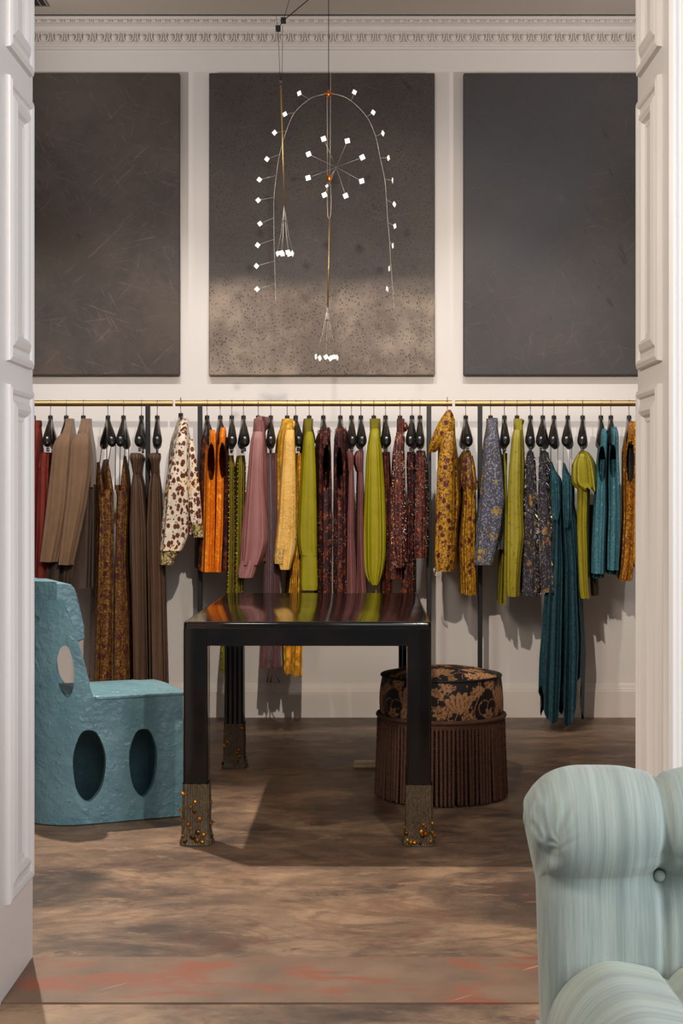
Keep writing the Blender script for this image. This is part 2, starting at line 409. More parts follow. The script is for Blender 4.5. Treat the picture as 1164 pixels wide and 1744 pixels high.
def table():
    w, L, hz, s = .833, 1.475, .7505, .081
    root = empty('table', (-.1415, 5.661, 0), 'black lacquered table with square legs, its feet in beaded socks', 'table', rz=-math.radians(.7))
    x, y = w/2, L/2
    def rr(x, y, r, n=5):
        out = []
        for cx_, cy_, a0 in ((x-r, y-r, 0), (-x+r, y-r, 90), (-x+r, -y+r, 180), (x-r, -y+r, 270)):
            for k in range(n+1):
                a = math.radians(a0 + 90*k/n); out.append((cx_ + r*math.cos(a), cy_ + r*math.sin(a)))
        return out
    rings = [(0, hz-.022), (0, hz-.007), (.0012, hz-.0032), (.0035, hz-.0010), (.0075, hz)]
    vs = []; fs = []
    for ins, z in rings: vs += [(p[0], p[1], z) for p in rr(x-ins, y-ins, .012)]
    n_ = 24
    for j in range(len(rings)-1):
        for i in range(n_): fs.append((j*n_+i, j*n_+(i+1)%n_, (j+1)*n_+(i+1)%n_, (j+1)*n_+i))
    fs.append(tuple((len(rings)-1)*n_+k for k in range(n_))); fs.append(tuple(range(n_-1,-1,-1)))
    autosmooth(mk('tabletop', vs, fs, M['lacquer'], root), 50)
    for sg in (-1, 1):
        a, b = sorted((sg*y, sg*(y-.04)))
        MB().prism([(a,hz-.022),(b,hz-.022),(b,hz-s+(.002 if b==y else 0)),(b-.002,hz-s),(a+.002,hz-s),(a,hz-s+.002)], 'x', -x+s-.001, x-s+.001).build('apron', M['lacquer'], root, False)
    for sg in (-1, 1):
        a, b = sorted((sg*x, sg*(x-.04)))
        MB().box(a, b, -y+s-.001, y-s+.001, hz-s, hz-.022).build('apron', M['lacquer'], root, False)
    rnd = random.Random(3)
    for sy in (-1, 1):
        for sx in (-1, 1):
            cx, cy = sx*(x - s/2), sy*(y - s/2)
            h = s/2
            b = MB()
            if sy < 0: b.prism([(cx+px_, cy+py_) for px_, py_ in rr(h, h, .007)], 'z', 0, hz-.022)
            else:      # the far legs show shallow flutes
                n = 4; poly = []
                for (ax, ay, bx, by) in ((-1,-1,1,-1), (1,-1,1,1), (1,1,-1,1), (-1,1,-1,-1)):
                    for i in range(n*4):
                        tt = i/(n*4); px_, py_ = ax+(bx-ax)*tt, ay+(by-ay)*tt
                        ins = 1 - (.07*abs(math.sin(tt*n*PI)) if .02 < tt < .98 else 0)
                        poly.append((cx+h*(px_*(ins if abs(ax-bx) < 1 else 1)), cy+h*(py_*(ins if abs(ay-by) < 1 else 1))))
                b.prism(poly, 'z', 0, hz-.022)
            leg = b.build('leg', M['lacquer'], root, True); autosmooth(leg, 50)
            # beaded sock: ribbed square tube, flaring and crumpled at the floor
            nn, rows = 180, 26; vs = []; fs = []; top = .205 + rnd.uniform(-.003, .004)
            if sy > 0: top = .19
            for j in range(rows+1):
                f = j/rows; z = .002 + top*f
                fl = 1.10 + .20*max(0, 1-f*2.6)**1.5 + .02*math.sin(f*9+cx*9)
                for i in range(nn):
                    q = 2*PI*i/nn; c_, s_ = math.cos(q), math.sin(q)
                    k = 1/max(abs(c_), abs(s_)); k = min(k, 1.30)
                    rib = 1 + .030*math.sin(q*36) + .02*math.sin(q*5+f*7+cx)*(1-f)
                    crum = 1 + .035*math.sin(z*190+q*3)*max(0, 1-f*3.2)
                    vs.append((cx + h*fl*k*c_*rib*crum, cy + h*fl*k*s_*rib*crum, z + (.001*math.sin(q*11) if j == rows else 0)))
            for j in range(rows):
                for i in range(nn): fs.append((j*nn+i, j*nn+(i+1)%nn, (j+1)*nn+(i+1)%nn, (j+1)*nn+i))
            sock = mk('beaded_sock', vs, fs, M['knit'], root)
            if sy > 0 and sx > 0: spots = []
            elif sy < 0 and sx < 0:
                spots = [(-.9,.85),(.0,.72),(-.3,.62),(-.05,.55),(.3,.42),(-.35,.26),(-.8,.14),(-.15,.12),(.6,.16),(.95,.66),(.95,.3),(.97,.1),(-.98,.55),(-.98,.42),(.1,.07),(-.6,.05),(.45,.05),(-.95,.24),(-.5,.33),(.2,.2)]
            elif sy < 0:
                spots = [(.92,.36),(.45,.30),(.15,.22),(.22,.15),(.45,.18),(-.75,.08),(-.3,.05),(.05,.03),(-.55,.04),(.85,.2),(.3,.33),(-.9,.2),(-.95,.26),(.7,.06),(.95,.12)]
            else:
                spots = [(-.55,.6),(.5,.4),(.3,.32),(.35,.16),(.95,.14),(-.9,.5),(-.95,.83),(-.9,.1),(.75,.9),(.55,.25)]
            for k, (u, f) in enumerate(spots):
                r = rnd.uniform(.0055, .0085)
                z = .006 + top*f*.97; fl = 1.12 + .22*max(0, 1-f*2.6)**1.5
                ux = max(-1, min(1, u*1.02)); yy = cy - h*fl - .002 if abs(u) < .93 else cy - h*rnd.uniform(-.3,.8)
                xx = cx + h*fl*ux + (math.copysign(.004, u) if abs(u) >= .93 else 0)
                d = MB().lathe((0,0,0), [(r*.55,-.002),(r,-.001),(r,.001),(r*.6,.0026)], 10)
                rot = Euler((PI/2+rnd.uniform(-.6,.5), rnd.uniform(-.5,.5), rnd.uniform(-.5,.5) + (math.copysign(.9, u) if abs(u) >= .93 else 0))).to_matrix()
                d.v = [rot @ p for p in d.v]
                q = d.build('sequin', M['amber'] if k % 4 != 3 else M['amberdark'], sock, True)
                q.location = (xx, yy, z)

# ------------------------------------------------------------------ pouf with printed fabric and bullion fringe
def print_pattern(u, v):
    """two-colour floral print; u,v in metres (arrays) -> 0 dark ground .. 1 tan"""
    out = np.zeros_like(u); per_u, per_v = .2315, .23
    rnd = np.random.RandomState(11)
    ncell = 6
    def loc(cx, cy, ang, P):
        dx = (u - cx + P/2) % P - P/2; dy = v - cy
        c, s = math.cos(ang), math.sin(ang)
        return dx*c + dy*s, -dx*s + dy*c
    P = .4
    def leaf(cx, cy, ang, L, w, saw=60, val=1.0, rib=True):
        x, y = loc(cx, cy, ang, P); t = np.clip(x/L, 0, 1)
        y2 = y - .18*L*np.sin(t*PI)
        hw = w*np.sin(t*PI)**.7*(1 + .22*np.sign(np.sin(x*saw*6)))
        m = (x > 0) & (x < L) & (np.abs(y2) < hw)
        out[m] = val
        if rib:
            r = m & (np.abs(y2) < w*.16*(1-t)); out[r] = 1 - val
            r = m & (np.abs(np.sin((x + np.abs(y2)*1.2)*2*PI/.014)) < .16) & (np.abs(y2) < hw*.75); out[r] = 1 - val
    def tulip(cx, cy, ang, S):
        for k in (-2, 2, -1, 1, 0):
            a = ang + k*.30
            x, y = loc(cx, cy, a, P)
            t = x/S; hw = S*.19*np.sin(np.clip(t, 0, 1)*PI)**.6
            y2 = y - .10*S*k*.5*t*t
            m = (t > 0) & (t < 1) & (np.abs(y2) < hw*1.14); out[m] = 0
            m = (t > 0) & (t < .98) & (np.abs(y2) < hw); out[m] = 1
            m = (t > .15) & (t < .8) & (np.abs(y2) < hw*.09); out[m] = .15
    def flower(cx, cy, R, n=6):
        x, y = loc(cx, cy, 0, P); r = np.hypot(x, y); a = np.arctan2(y, x)
        out[r < R*(1.18+.26*np.cos(n*a))] = 0
        out[r < R*(1+.26*np.cos(n*a))] = 1
        out[(r < R*.52)] = 0; out[r < R*.42] = 1; out[(np.abs(y - x*.3) < R*.16*(1-np.abs(x)/(R*.36))) & (np.abs(x) < R*.34)] = 0
    def ring(cx, cy, R, w):
        x, y = loc(cx, cy, 0, P); r = np.hypot(x, y); out[r < R] = 0; out[(r < R) & (r > R-w)] = 1
    def vine(cx, cy, ang, L, amp, w):
        x, y = loc(cx, cy, ang, P); out[(x > 0) & (x < L) & (np.abs(y - amp*np.sin(x/L*2*PI)) < w)] = 1
    for k in range(9):
        vine(k*.045, .02, 1.2+.3*math.sin(k*2.1), .17, .012, .0016)
    ring(.085, .068, .030, .0028); ring(.128, .068, .030, .0028)
    ring(.285, .10, .026, .0026); ring(.322, .10, .026, .0026)
    leaf(.02, .095, .55, .085, .019); leaf(.05, .02, 2.4, .07, .018); leaf(.09, .135, .35, .07, .014)
    leaf(.15, .02, .7, .075, .016, val=1); leaf(.235, .03, 1.9, .07, .016); leaf(.26, .14, -.6, .07, .015)
    leaf(.33, .03, .9, .08, .018); leaf(.37, .15, 2.9, .07, .014); leaf(.16, .165, 3.5, .06, .012)
    tulip(.185, .062, 1.45, .085); tulip(.385, .05, 1.7, .085)
    flower(.108, .038, .024); flower(.305, .055, .024, 7); flower(.23, .012, .016, 5); flower(.0, .03, .015, 5); flower(.345, .015, .014)
    for k in range(40):
        x, y = loc(rnd.uniform(0, P), rnd.uniform(0, .2), 0, P); out[np.hypot(x, y) < .0036] = 1
        out[np.hypot(x, y) < .0016] = 0
    return out
def mat_print():
    t = NT('printed_upholstery')
    a = t.n('ShaderNodeAttribute'); a.attribute_name = 'print'
    v = t.coords(); tan = t.mix(t.noise(v, 30), C(176, 128, 86), C(146, 104, 70))
    t.base(t.mix(a.outputs['Fac'], C(19, 17, 20), tan)); t.set(Roughness=.6)
    t.bs.inputs['Specular IOR Level'].default_value = .35
    t.bump(t.noise(v, 300, 1), .2, .003); return t.m
M['print'] = mat_print()
M['fringe'] = plain('brown_rope', (92, 60, 44), .85, vary=.15, scale=60, bump=.2)
def pouf():
    cx, cy = .35, 5.765
    root = empty('pouf', (cx, cy, 0), 'round pouf with black and tan floral print and long brown rope fringe', 'pouf')
    def surf(name, prof, n, uvmode):
        vs = []; fs = []; U = []; V = []
        L = 0; pr = prof[0]
        for j, (r, z) in enumerate(prof):
            L += math.hypot(r-pr[0], z-pr[1]); pr = (r, z)
            for i in range(n):
                q = 2*PI*i/n; rr = r
                if uvmode == 'side': rr = r*(1 + .006*math.sin(q*5+1) + .004*math.sin(q*11+z*30))
                vs.append((rr*math.cos(q), rr*math.sin(q), z))
                if uvmode == 'side': U.append(.235*((q+.07) % (2*PI))); V.append(z-.30)
                else: U.append(r*math.cos(q)+.2); V.append((r*math.sin(q)*.9) % .2)
        for j in range(len(prof)-1):
            for i in range(n): fs.append((j*n+i, j*n+(i+1)%n, (j+1)*n+(i+1)%n, (j+1)*n+i))
        if uvmode == 'top': fs.append(tuple((len(prof)-1)*n+k for k in range(n)))
        o = mk(name, vs, fs, M['print'], root)
        p = print_pattern(np.array(U), np.array(V))
        at = o.data.attributes.new('print', 'FLOAT', 'POINT'); at.data.foreach_set('value', p.astype(np.float32))
        return o
    R = .232
    prof = [(R + .009*math.sin(PI*k/52)+.004*(1-k/52), .285 + (.472-.285)*k/52) for k in range(53)]
    surf('side_band', prof, 460, 'side')
    top = [(R*(1-k/60), .472 + .030*(1-(1-k/60)**3.2)**1.0*1.0) for k in range(60)]
    surf('seat_top', top, 460, 'top')
    def ring(name, r, z, tr, m, n=120, wob=0):
        vs = []; fs = []; mm = 8
        for i in range(n):
            q = 2*PI*i/n
            for j in range(mm):
                a = 2*PI*j/mm; rr = r + tr*math.cos(a)*(1+wob*math.sin(q*140))
                vs.append((rr*math.cos(q), rr*math.sin(q), z + tr*math.sin(a)))
        for i in range(n):
            for j in range(mm): fs.append((i*mm+j, ((i+1)%n)*mm+j, ((i+1)%n)*mm+(j+1)%mm, i*mm+(j+1)%mm))
        return mk(name, vs, fs, m, root)
    ring('piping', R+.002, .472, .0048, M['print'])
    ring('cord_trim', R+.016, .318, .0085, M['fringe'])
    prof = [(.236, .312), (.250, .31), (.2515, .296), (.246, .282)]
    MB().lathe((0,0,0), [(.230,.018)] + [(.234,.05),(.236,.28)], 64).build('body', plain('dark_brown_cloth', (40, 26, 20), .9), root)
    # heading under the cord: little wrapped stitches
    MB().lathe((0,0,0), [(.243 if k % 2 else .2455, .312 - .022*k/6) for k in range(7)], 96, False, False).build('fringe_heading', M['fringe'], root)
    # bullion fringe: three-ply twisted cords
    rows, nn = 60, 9; vs = []; fs = []; L = .292
    for j in range(rows+1):
        f = j/rows; z = -L*f; tw = f*2*PI*8.5
        for i in range(nn):
            q = 2*PI*i/nn; r = .0059*(1 + .36*math.cos(3*(q-tw)))*(1 if j < rows else .5)
            vs.append((r*math.cos(q) + .010*f**1.4 - .0*f, r*math.sin(q), z))
    for j in range(rows):
        for i in range(nn): fs.append((j*nn+i, (j+1)*nn+i, (j+1)*nn+(i+1)%nn, j*nn+(i+1)%nn))
    fs.append(tuple(rows*nn+k for k in range(nn)))
    first = mk('fringe_cord', vs, fs, M['fringe'], root)
    N = 98; rnd = random.Random(5)
    for k in range(N):
        o = first if k == 0 else first.copy()
        if k: COL.objects.link(o); o.parent = root
        q = 2*PI*(k+.5)/N; r = .2455 + rnd.uniform(-.001, .0015)
        o.location = (r*math.cos(q), r*math.sin(q), .300 + rnd.uniform(-.004, .003))
        o.rotation_euler = (rnd.uniform(-.012,.012), rnd.uniform(-.012,.012), q)

# ------------------------------------------------------------------ sculptural blue chair
def mat_plaster():
    t = NT('blue_plaster'); v = t.coords()
    cur = t.mix(t.step(t.noise(v, 5, 5), .3, .7), C(96, 138, 152), C(120, 162, 174))
    t.base(cur); t.set(Roughness=.33)
    h = t.math('ADD', t.noise(v, 42, 3, .5), t.math('MULTIPLY', t.noise(v, 10, 3), 1.1))
    h = t.math('ADD', h, t.math('MULTIPLY', t.step(t.noise(v, 24, 2), .58, .7), .35))
    t.bump(h, .5, .012); return t.m
M['blue'] = mat_plaster()
def apply_mods(o):
    dg = bpy.context.evaluated_depsgraph_get(); dg.update()
    me = bpy.data.meshes.new_from_object(o.evaluated_get(dg))
    o.modifiers.clear(); old = o.data; o.data = me; me.name = old.name; bpy.data.meshes.remove(old)
def chair():
    P0 = Vector((-.618, 5.367, 0)); yaw = math.radians(23.4)
    # local x: towards the chair's back (left in view), local y: away from the camera, z up
    root = empty('chair', P0, 'pale blue sculptural chair with rough plastered skin and oval cut-outs', 'chair', rz=PI + yaw)
    root.rotation_euler = (0, 0, 0)
    fx = Vector((-math.cos(yaw), -math.sin(yaw), 0)); ly = Vector((-math.sin(yaw), math.cos(yaw), 0))
    def T(s, l, z): return fx*s + ly*l + Vector((0, 0, z))
    S0, R, Wd, t = .351, .2, .4, .026
    def outline(off):
        pts = []
        r = R - off
        for k in range(36): pts.append((off + (S0-off)*k/36, off))
        for k in range(73):
            a = PI*k/72; pts.append((S0 + r*math.sin(a), R - r*math.cos(a)))
        for k in range(36): pts.append((S0 - (S0-off)*(k+1)/36, Wd-off))
        return pts
    hs, hb = .455, .803
    def top(s, l):
        if s < .336: return hs
        f = min(1, (s-.336)/.104)
        z = .44 + (hb-.44)*(f**.74)
        return max(hs if s < .34 else .44, z)
    n = len(outline(0)); vs = []; fs = []
    zs = 40
    O, I = outline(0), outline(t)
    for j in range(zs+1):
        f = j/zs
        for (s, l) in O:
            inset = .010*math.exp(-((1-f)*zs/3)**2)*0
            vs.append(T(s, l, .004 + (top(s, l)-.004)*f))
    for j in range(zs+1):
        f = j/zs
        for k, (s, l) in enumerate(I):
            vs.append(T(s, l, .004 + (top(*O[k])-.004)*f))
    B = (zs+1)*n
    for j in range(zs):
        for i in range(n):
            a, b = j*n+i, j*n+(i+1)%n
            fs.append((a, a+n, b+n, b)); fs.append((B+a, B+b, B+b+n, B+a+n))
    for i in range(n):
        k = (i+1)%n
        fs.append((i, k, B+k, B+i)); e = zs*n
        fs.append((e+i, B+e+i, B+e+k, e+k))
    shell = mk('shell', vs, fs, M['blue'], root)
    bm = bmesh.new(); bm.from_mesh(shell.data); bmesh.ops.recalc_face_normals(bm, faces=bm.faces); bm.to_mesh(shell.data); bm.free()
    # oval cut-outs, cut through along the direction each is seen in
    def cutter(px, py, d, rx, rz, depth, back=.12, rot=0.0, along=None):
        c = W(px, py, d) - P0; a = rx*d/F; b = rz*d/F
        dirv = along if along else W(px, py, d) - Vector((0, 0, H)); dirv = Vector((dirv.x, dirv.y, 0)).normalized()
        side = Vector((dirv.y, -dirv.x, 0)); vs = []; fs = []; N = 48
        for e in (-back, depth):
            for k in range(N):
                q = 2*PI*k/N; x_, z_ = a*math.cos(q), b*math.sin(q)
                x_, z_ = x_*math.cos(rot)-z_*math.sin(rot), x_*math.sin(rot)+z_*math.cos(rot)
                wob = 1 + .02*math.sin(3*q+px)+.012*math.sin(7*q)
                vs.append(c + side*x_*wob + Vector((0,0,z_*wob)) + dirv*e)
        for k in range(N): fs.append((k, (k+1)%N, N+(k+1)%N, N+k))
        fs.append(tuple(range(N-1,-1,-1))); fs.append(tuple(range(N, 2*N)))
        o = mk('cut', vs, fs, None); o.location = P0
        bm = bmesh.new(); bm.from_mesh(o.data); bmesh.ops.recalc_face_normals(bm, faces=bm.faces); bm.to_mesh(o.data); bm.free()
        return o
    cs = [cutter(152, 1303, 5.232, 28, 61, .09, along=ly), cutter(245, 1298, 5.30, 24.5, 58, .09, along=ly),
          cutter(111.5, 1142, 5.24, 14.5, 44, .60, rot=.06), cutter(50, 1054, 5.27, 17, 9, .09)]
    for c in cs:
        m = shell.modifiers.new('cut', 'BOOLEAN'); m.object = c; m.operation = 'DIFFERENCE'; m.solver = 'EXACT'
    apply_mods(shell)
    for c in cs: bpy.data.objects.remove(c, do_unlink=True)
    for p in shell.data.polygons: p.use_smooth = True
    shell.data.materials.clear(); shell.data.materials.append(M['blue'])
    autosmooth(shell, 38); bevel(shell, .003, 2, 40)
    # seat: domed slab with a thin lip
    vs = []; fs = []; nx, ny = 30, 26
    for j in range(ny+1):
        for i in range(nx+1):
            s = -.006 + .43*i/nx; l = -.006 + (Wd+.012)*j/ny
            if s > S0: # keep inside the rounded back
                r = .172; half = math.sqrt(max(1e-4, r*r - min(s-S0, r*.96)**2)); l = R + (l-R)*half/.206
            elif s > .335: l = R + (l-R)*.86
            z = .457 + .022*math.sin(PI*min(1, max(0, l/Wd)))*min(1, max(.15, (.05+s)/.16))
            vs.append(T(s, l, z))
    nn = len(vs)
    for v_ in list(vs): vs.append(v_ - Vector((0,0,.013)))
    w = nx+1
    for j in range(ny):
        for i in range(nx):
            a = j*w+i; fs.append((a, a+1, a+1+w, a+w)); fs.append((nn+a, nn+a+w, nn+a+w+1, nn+a+1))
    edge = [i for i in range(w)] + [j*w+nx for j in range(1, ny+1)] + [ny*w+i for i in range(nx-1, -1, -1)] + [j*w for j in range(ny-1, 0, -1)]
    for k in range(len(edge)):
        a, b = edge[k], edge[(k+1) % len(edge)]; fs.append((a, nn+a, nn+b, b))
    seat = mk('seat', vs, fs, M['blue'], root)
    bm = bmesh.new(); bm.from_mesh(seat.data); bmesh.ops.recalc_face_normals(bm, faces=bm.faces); bm.to_mesh(seat.data); bm.free()
    autosmooth(seat, 50); bevel(seat, .004, 2, 50)
    # headrest: a thick rounded slab across the top of the back
    poly = []
    key = [(.452, .60), (.392, .640), (.346, .650)]
    def arc(c, r, a0, a1, n=8): return [(c[0]+r*math.cos(math.radians(a0+(a1-a0)*k/n)), c[1]+r*math.sin(math.radians(a0+(a1-a0)*k/n))) for k in range(n+1)]
    # s grows to the back (left in the picture); px = where each point appears
    def sfor(px): # s on the near side plane for a picture column
        k = (px-VX)/F; return (-.618 - .397*.04 - k*(5.367 + .918*.04))/(.9178 - k*.397)
    pp = [(133, 1088), (132, 1078), (130, 1058), (127, 1044), (123, 1028), (119, 1012), (115, 1002), (109, 995.5), (100, 993.5), (80, 993), (60, 992.5), (44, 992), (44, 1070), (100, 1100), (118, 1096)]
    poly = []
    for px, py in pp:
        s = sfor(px); d = 5.367 + .918*.04 - .397*s; poly.append((s - .024, H - (py-VY)*d/F))
    vs = []; fs = []; L = len(poly)
    ll = [.034, .04, .06, .10, .15, .2, .25, .30, .34, .36, .366]; sc = [.96] + [1]*9 + [.96]
    cen = (sum(p[0] for p in poly)/L, sum(p[1] for p in poly)/L)
    for l, q in zip(ll, sc):
        for s, z in poly:
            lim = S0 + math.sqrt(max(0, (R-.004)**2 - (l-R)**2))
            vs.append(T(min(cen[0]+(s-cen[0])*q, lim), l, cen[1]+(z-cen[1])*q))
    for j in range(len(ll)-1):
        for i in range(L): fs.append((j*L+i, j*L+(i+1)%L, (j+1)*L+(i+1)%L, (j+1)*L+i))
    fs.append(tuple(range(L-1,-1,-1))); fs.append(tuple((len(ll)-1)*L+k for k in range(L)))
    hd = mk('headrest', vs, fs, M['blue'], root)
    bm = bmesh.new(); bm.from_mesh(hd.data); bmesh.ops.recalc_face_normals(bm, faces=bm.faces); bm.to_mesh(hd.data); bm.free()
    autosmooth(hd, 45); bevel(hd, .006, 3, 45)

# ------------------------------------------------------------------ tufted armchair in the near right corner
def mat_stripe(name, axis):
    t = NT(name)
    tc = t.n('ShaderNodeUVMap'); tc.uv_map = 'weft'
    mp = t.n('ShaderNodeMapping'); mp.inputs['Scale'].default_value = (1, .03, 1); t.l(tc.outputs[0], mp.inputs['Vector'])
    f = t.noise(mp.outputs[0], 46, 5, .75); g = t.noise(mp.outputs[0], 170, 2, .6)
    cur = t.mix(t.step(f, .3, .68), C(122, 133, 128), C(156, 166, 160))
    cur = t.mix(t.math('MULTIPLY', t.step(g, .55, .75), .35), cur, C(116, 126, 120))
    cur = t.mix(t.math('MULTIPLY', t.step(t.noise(mp.outputs[0], 9, 2), .5, .7), .3), cur, C(170, 178, 152))
    t.base(cur); t.set(Roughness=.8); t.bs.inputs['Sheen Weight'].default_value = .25
    t.bs.inputs['Specular IOR Level'].default_value = .25
    t.bump(t.math('ADD', g, t.noise(t.coords(), 500, 1)), .12, .002); return t.m
M['stripe'] = mat_stripe('sage_stripe', 0)
def uvgrid(o, UV):
    ul = o.data.uv_layers.new(name='weft')
    for lp in o.data.loops: ul.data[lp.index].uv = UV[lp.vertex_index]
def armchair():
    root = empty('armchair', (.62, 2.3, 0), 'sage green striped armchair with buttoned rolled back in the near right corner', 'armchair')
    og = root.location
    # back: closed profile in (depth, z) swept along x, rounded at the left end
    XB, ZB = .4985, .556
    yf = 2.34
    prof = []
    def add(y, z): prof.append((y, z))
    for k in range(40): add(yf - .0 + .012*math.sin(PI*k/40)*-1, .16 + (ZB-.16)*k/40)          # front
    c = (yf + .062, .632); 
    for k in range(120):
        a = math.radians(226 - k*(226+62)/119); add(c[0] + .098*math.cos(a), c[1] + .098*math.sin(a)*1.0)
    for k in range(16): add(c[0]+.046+.004*k/16, .545 - (.545-.16)*k/15)
    n = len(prof)
    us = [0, .002, .005, .009, .013] + [.013 + .0037*k for k in range(1, 27)] + [.113 + .007*k for k in range(1, 96)]
    vs = []; UV = []
    arc = [0]
    for k in range(1, n): arc.append(arc[-1] + math.hypot(prof[k][0]-prof[k-1][0], prof[k][1]-prof[k-1][1]))
    X0 = .313
    cy, cz = yf + .055, .64
    for u in us:
        q = max(0, 1-u/.07); e = 1 - math.sqrt(max(0, 1-q*q))      # end rounding 0..1
        for k, (y, z) in enumerate(prof):
            x = X0 + u
            roll = 1/(1+math.exp(-(z-.592)/.010))                    # 1 on the roll
            # roll bulges out past the flat side below it
            x -= .030*roll*math.exp(-(u/.07)**2) * (1 - .55*max(0, (z-.69)/.05))
            # rounding of the roll end, thinner rounding of the body
            s = 1 - e*(.60*roll + .0)
            yb = y + (.030*e if y < yf+.03 else -.030*e)
            yy = (cy + (y-cy)*s)*roll + yb*(1-roll); zz = (cz + (z-cz)*s)*roll + z*(1-roll)
            front = 1 if k < 115 else 0
            # tuft: button dimple, creases up, down and a soft crease to the left
            if front:
                dx, dz = x - XB, z - ZB
                r2 = dx*dx + dz*dz
                dent = .020*math.exp(-r2/(.016**2)) + .014*math.exp(-r2/(.05**2))
                vert = .017*math.exp(-(dx/.006)**2) + .012*math.exp(-(dx/.04)**2)
                if dz > 0: vert *= 1.0
                else: vert *= .6
                hor = .010*math.exp(-(dz/.018)**2) * (math.exp(dx/.08) if dx < 0 else .7)
                inward = dent + vert + hor
                if z > ZB+.03:
                    nx_, nz_ = (c[0]-y), (c[1]-z); L = math.hypot(nx_, nz_) or 1
                    yy += inward*nx_/L; zz += inward*nz_/L
                else: yy += inward
            # pleats fanning up from the pinch at the left end
            if k < 140:
                px0, pz0 = X0 - .004, .598
                dx, dz = x - px0, z - pz0
                r = math.hypot(dx, dz); ang = math.degrees(math.atan2(dz, dx))
                g = 0
                for a0, ln, dp in ((112, .075, .7), (97, .105, 1.0), (84, .10, 1.0), (71, .095, .9), (57, .075, .7), (40, .05, .5)):
                    da = ang - a0 - 60*(r-.05)*(1 if a0 > 80 else -.6)
                    g += dp*math.exp(-(da/4.5)**2) * math.exp(-(r/ln)**4)
                g *= .0085*min(1, r/.02)
                pinch = .014*math.exp(-(r/.016)**2)
                yy += g + pinch; x += (g*.5 + pinch*.5)
            vs.append(Vector((x, yy, zz)) - og); UV.append((x + .0*z + .02*math.sin(arc[k]*9)*0, arc[k]))
    fs = []
    for i in range(len(us)-1):
        for k in range(n-1): a = i*n+k; fs.append((a, a+n, a+n+1, a+1))
        fs.append((i*n+n-1, (i+1)*n+n-1, (i+1)*n, i*n))
    fs.append(tuple(range(n))); fs.append(tuple((len(us)-1)*n + k for k in range(n-1, -1, -1)))
    b = mk('backrest', vs, fs, M['stripe'], root); uvgrid(b, UV)
    bm = bmesh.new(); bm.from_mesh(b.data); bmesh.ops.recalc_face_normals(bm, faces=bm.faces); bm.to_mesh(b.data); bm.free()
    s = b.modifiers.new('s', 'SUBSURF'); s.levels = 1; s.render_levels = 1
    for dx in (0, .33):
        MB().sphere((0,0,0), .0095, 14, 10, (1, .65, 1)).build('button', M['stripe'], root).location = Vector((XB+dx, yf+.037, ZB)) - og
    # seat: deep padded cushion with its rounded left end and soft dips
    vs = []; UV = []; nx, ny = 90, 60
    for i in range(nx+1):
        u = i/nx; x = .305 + .71*u
        for j in range(ny+1):
            f = j/ny; a = math.radians(-95 + 190*min(1, f*1.0))
            # profile: bullnose front at y=1.62, flat top, dips to the back at y=2.33
            if f < .4:
                q = math.radians(-80 + 170*f/.4); y = 1.72 - .085*math.cos(q); z = .345 + .085*math.sin(q)
            else:
                g = (f-.4)/.6; y = 1.72 + .61*g + .085*math.cos(math.radians(90))*0; z = .43 + .008*math.sin(PI*g)
            e = max(0, 1-(x-.305)/.12); drop = .135*(1-math.sqrt(max(0, 1-e*e)))
            top = 1/(1+math.exp(-(z-.36)/.02))
            puff = .020*math.cos((x-.375)/.125*PI*.5*1.05) if x < .62 else .02*math.cos((x-.625)/.125*PI*.5)
            puff = .022*abs(math.cos((x-.372)/(.5-.372)*PI/2))**.8 if x > .372 else .022
            crease = .014*math.exp(-((x-.5)/.012)**2)
            z = z - (drop - puff + crease + .016)*top
            vs.append(Vector((x + .0, y, max(z, .16))) - og); UV.append((y*.9 + drop*.5, x))
    w = ny+1; fs = []
    for i in range(nx):
        for j in range(ny): a = i*w+j; fs.append((a, a+w, a+w+1, a+1))
    nb = len(vs)
    for i in (0, nx):      # sides down to the seat frame
        pass
    # skirt under the cushion's outline
    edge = [j for j in range(w)]
    base = []
    for j in edge: p = vs[j] + og; base.append(len(vs)); vs.append(Vector((p.x+.004, p.y, .14)) - og); UV.append(((p.y)*.9+.1, p.x-.2))
    for j in range(w-1): fs.append((edge[j], edge[j+1], base[j+1], base[j]))
    c_ = mk('seat_cushion', vs, fs, M['stripe'], root); uvgrid(c_, UV)
    bm = bmesh.new(); bm.from_mesh(c_.data); bmesh.ops.recalc_face_normals(bm, faces=bm.faces); bm.to_mesh(c_.data); bm.free()
    m = MB().box(.305, 1.0, 1.70, 2.44, .12, .30); m.v = [p-og for p in m.v]; m.build('seat_frame', M['stripe'], root, False)
    for x in (.36, .95):
        for y in (1.75, 2.38):
            m = MB().tube([(x, y, .125), (x, y, 0)], [.02, .014], 12); m.v = [p-og for p in m.v]; m.build('leg', M['lacquer'], root)

# ------------------------------------------------------------------ slats on the floor beside the pouf
def slats():
    m = plain('pale_wood', (235, 208, 168), .5, vary=.1, scale=40)
    for k, (y, z, dx, lab) in enumerate(((6.36, 0, 0, 'pale wooden slat lying on the floor beside the fringed pouf, the lower of two'),
                                       (6.372, .0125, .004, 'pale wooden slat lying on top of another slat beside the fringed pouf'))):
        x0 = (602-VX)*6.36/F + dx; x1 = (648-VX)*6.36/F
        o = MB().box(-(x1-x0)/2, (x1-x0)/2, -.02, .02, 0, .0115).build('wooden_slat', m, smooth=False)
        o.location = ((x0+x1)/2, y, z); bevel(o, .002); tag(o, lab, 'slat', 'slats beside the pouf')

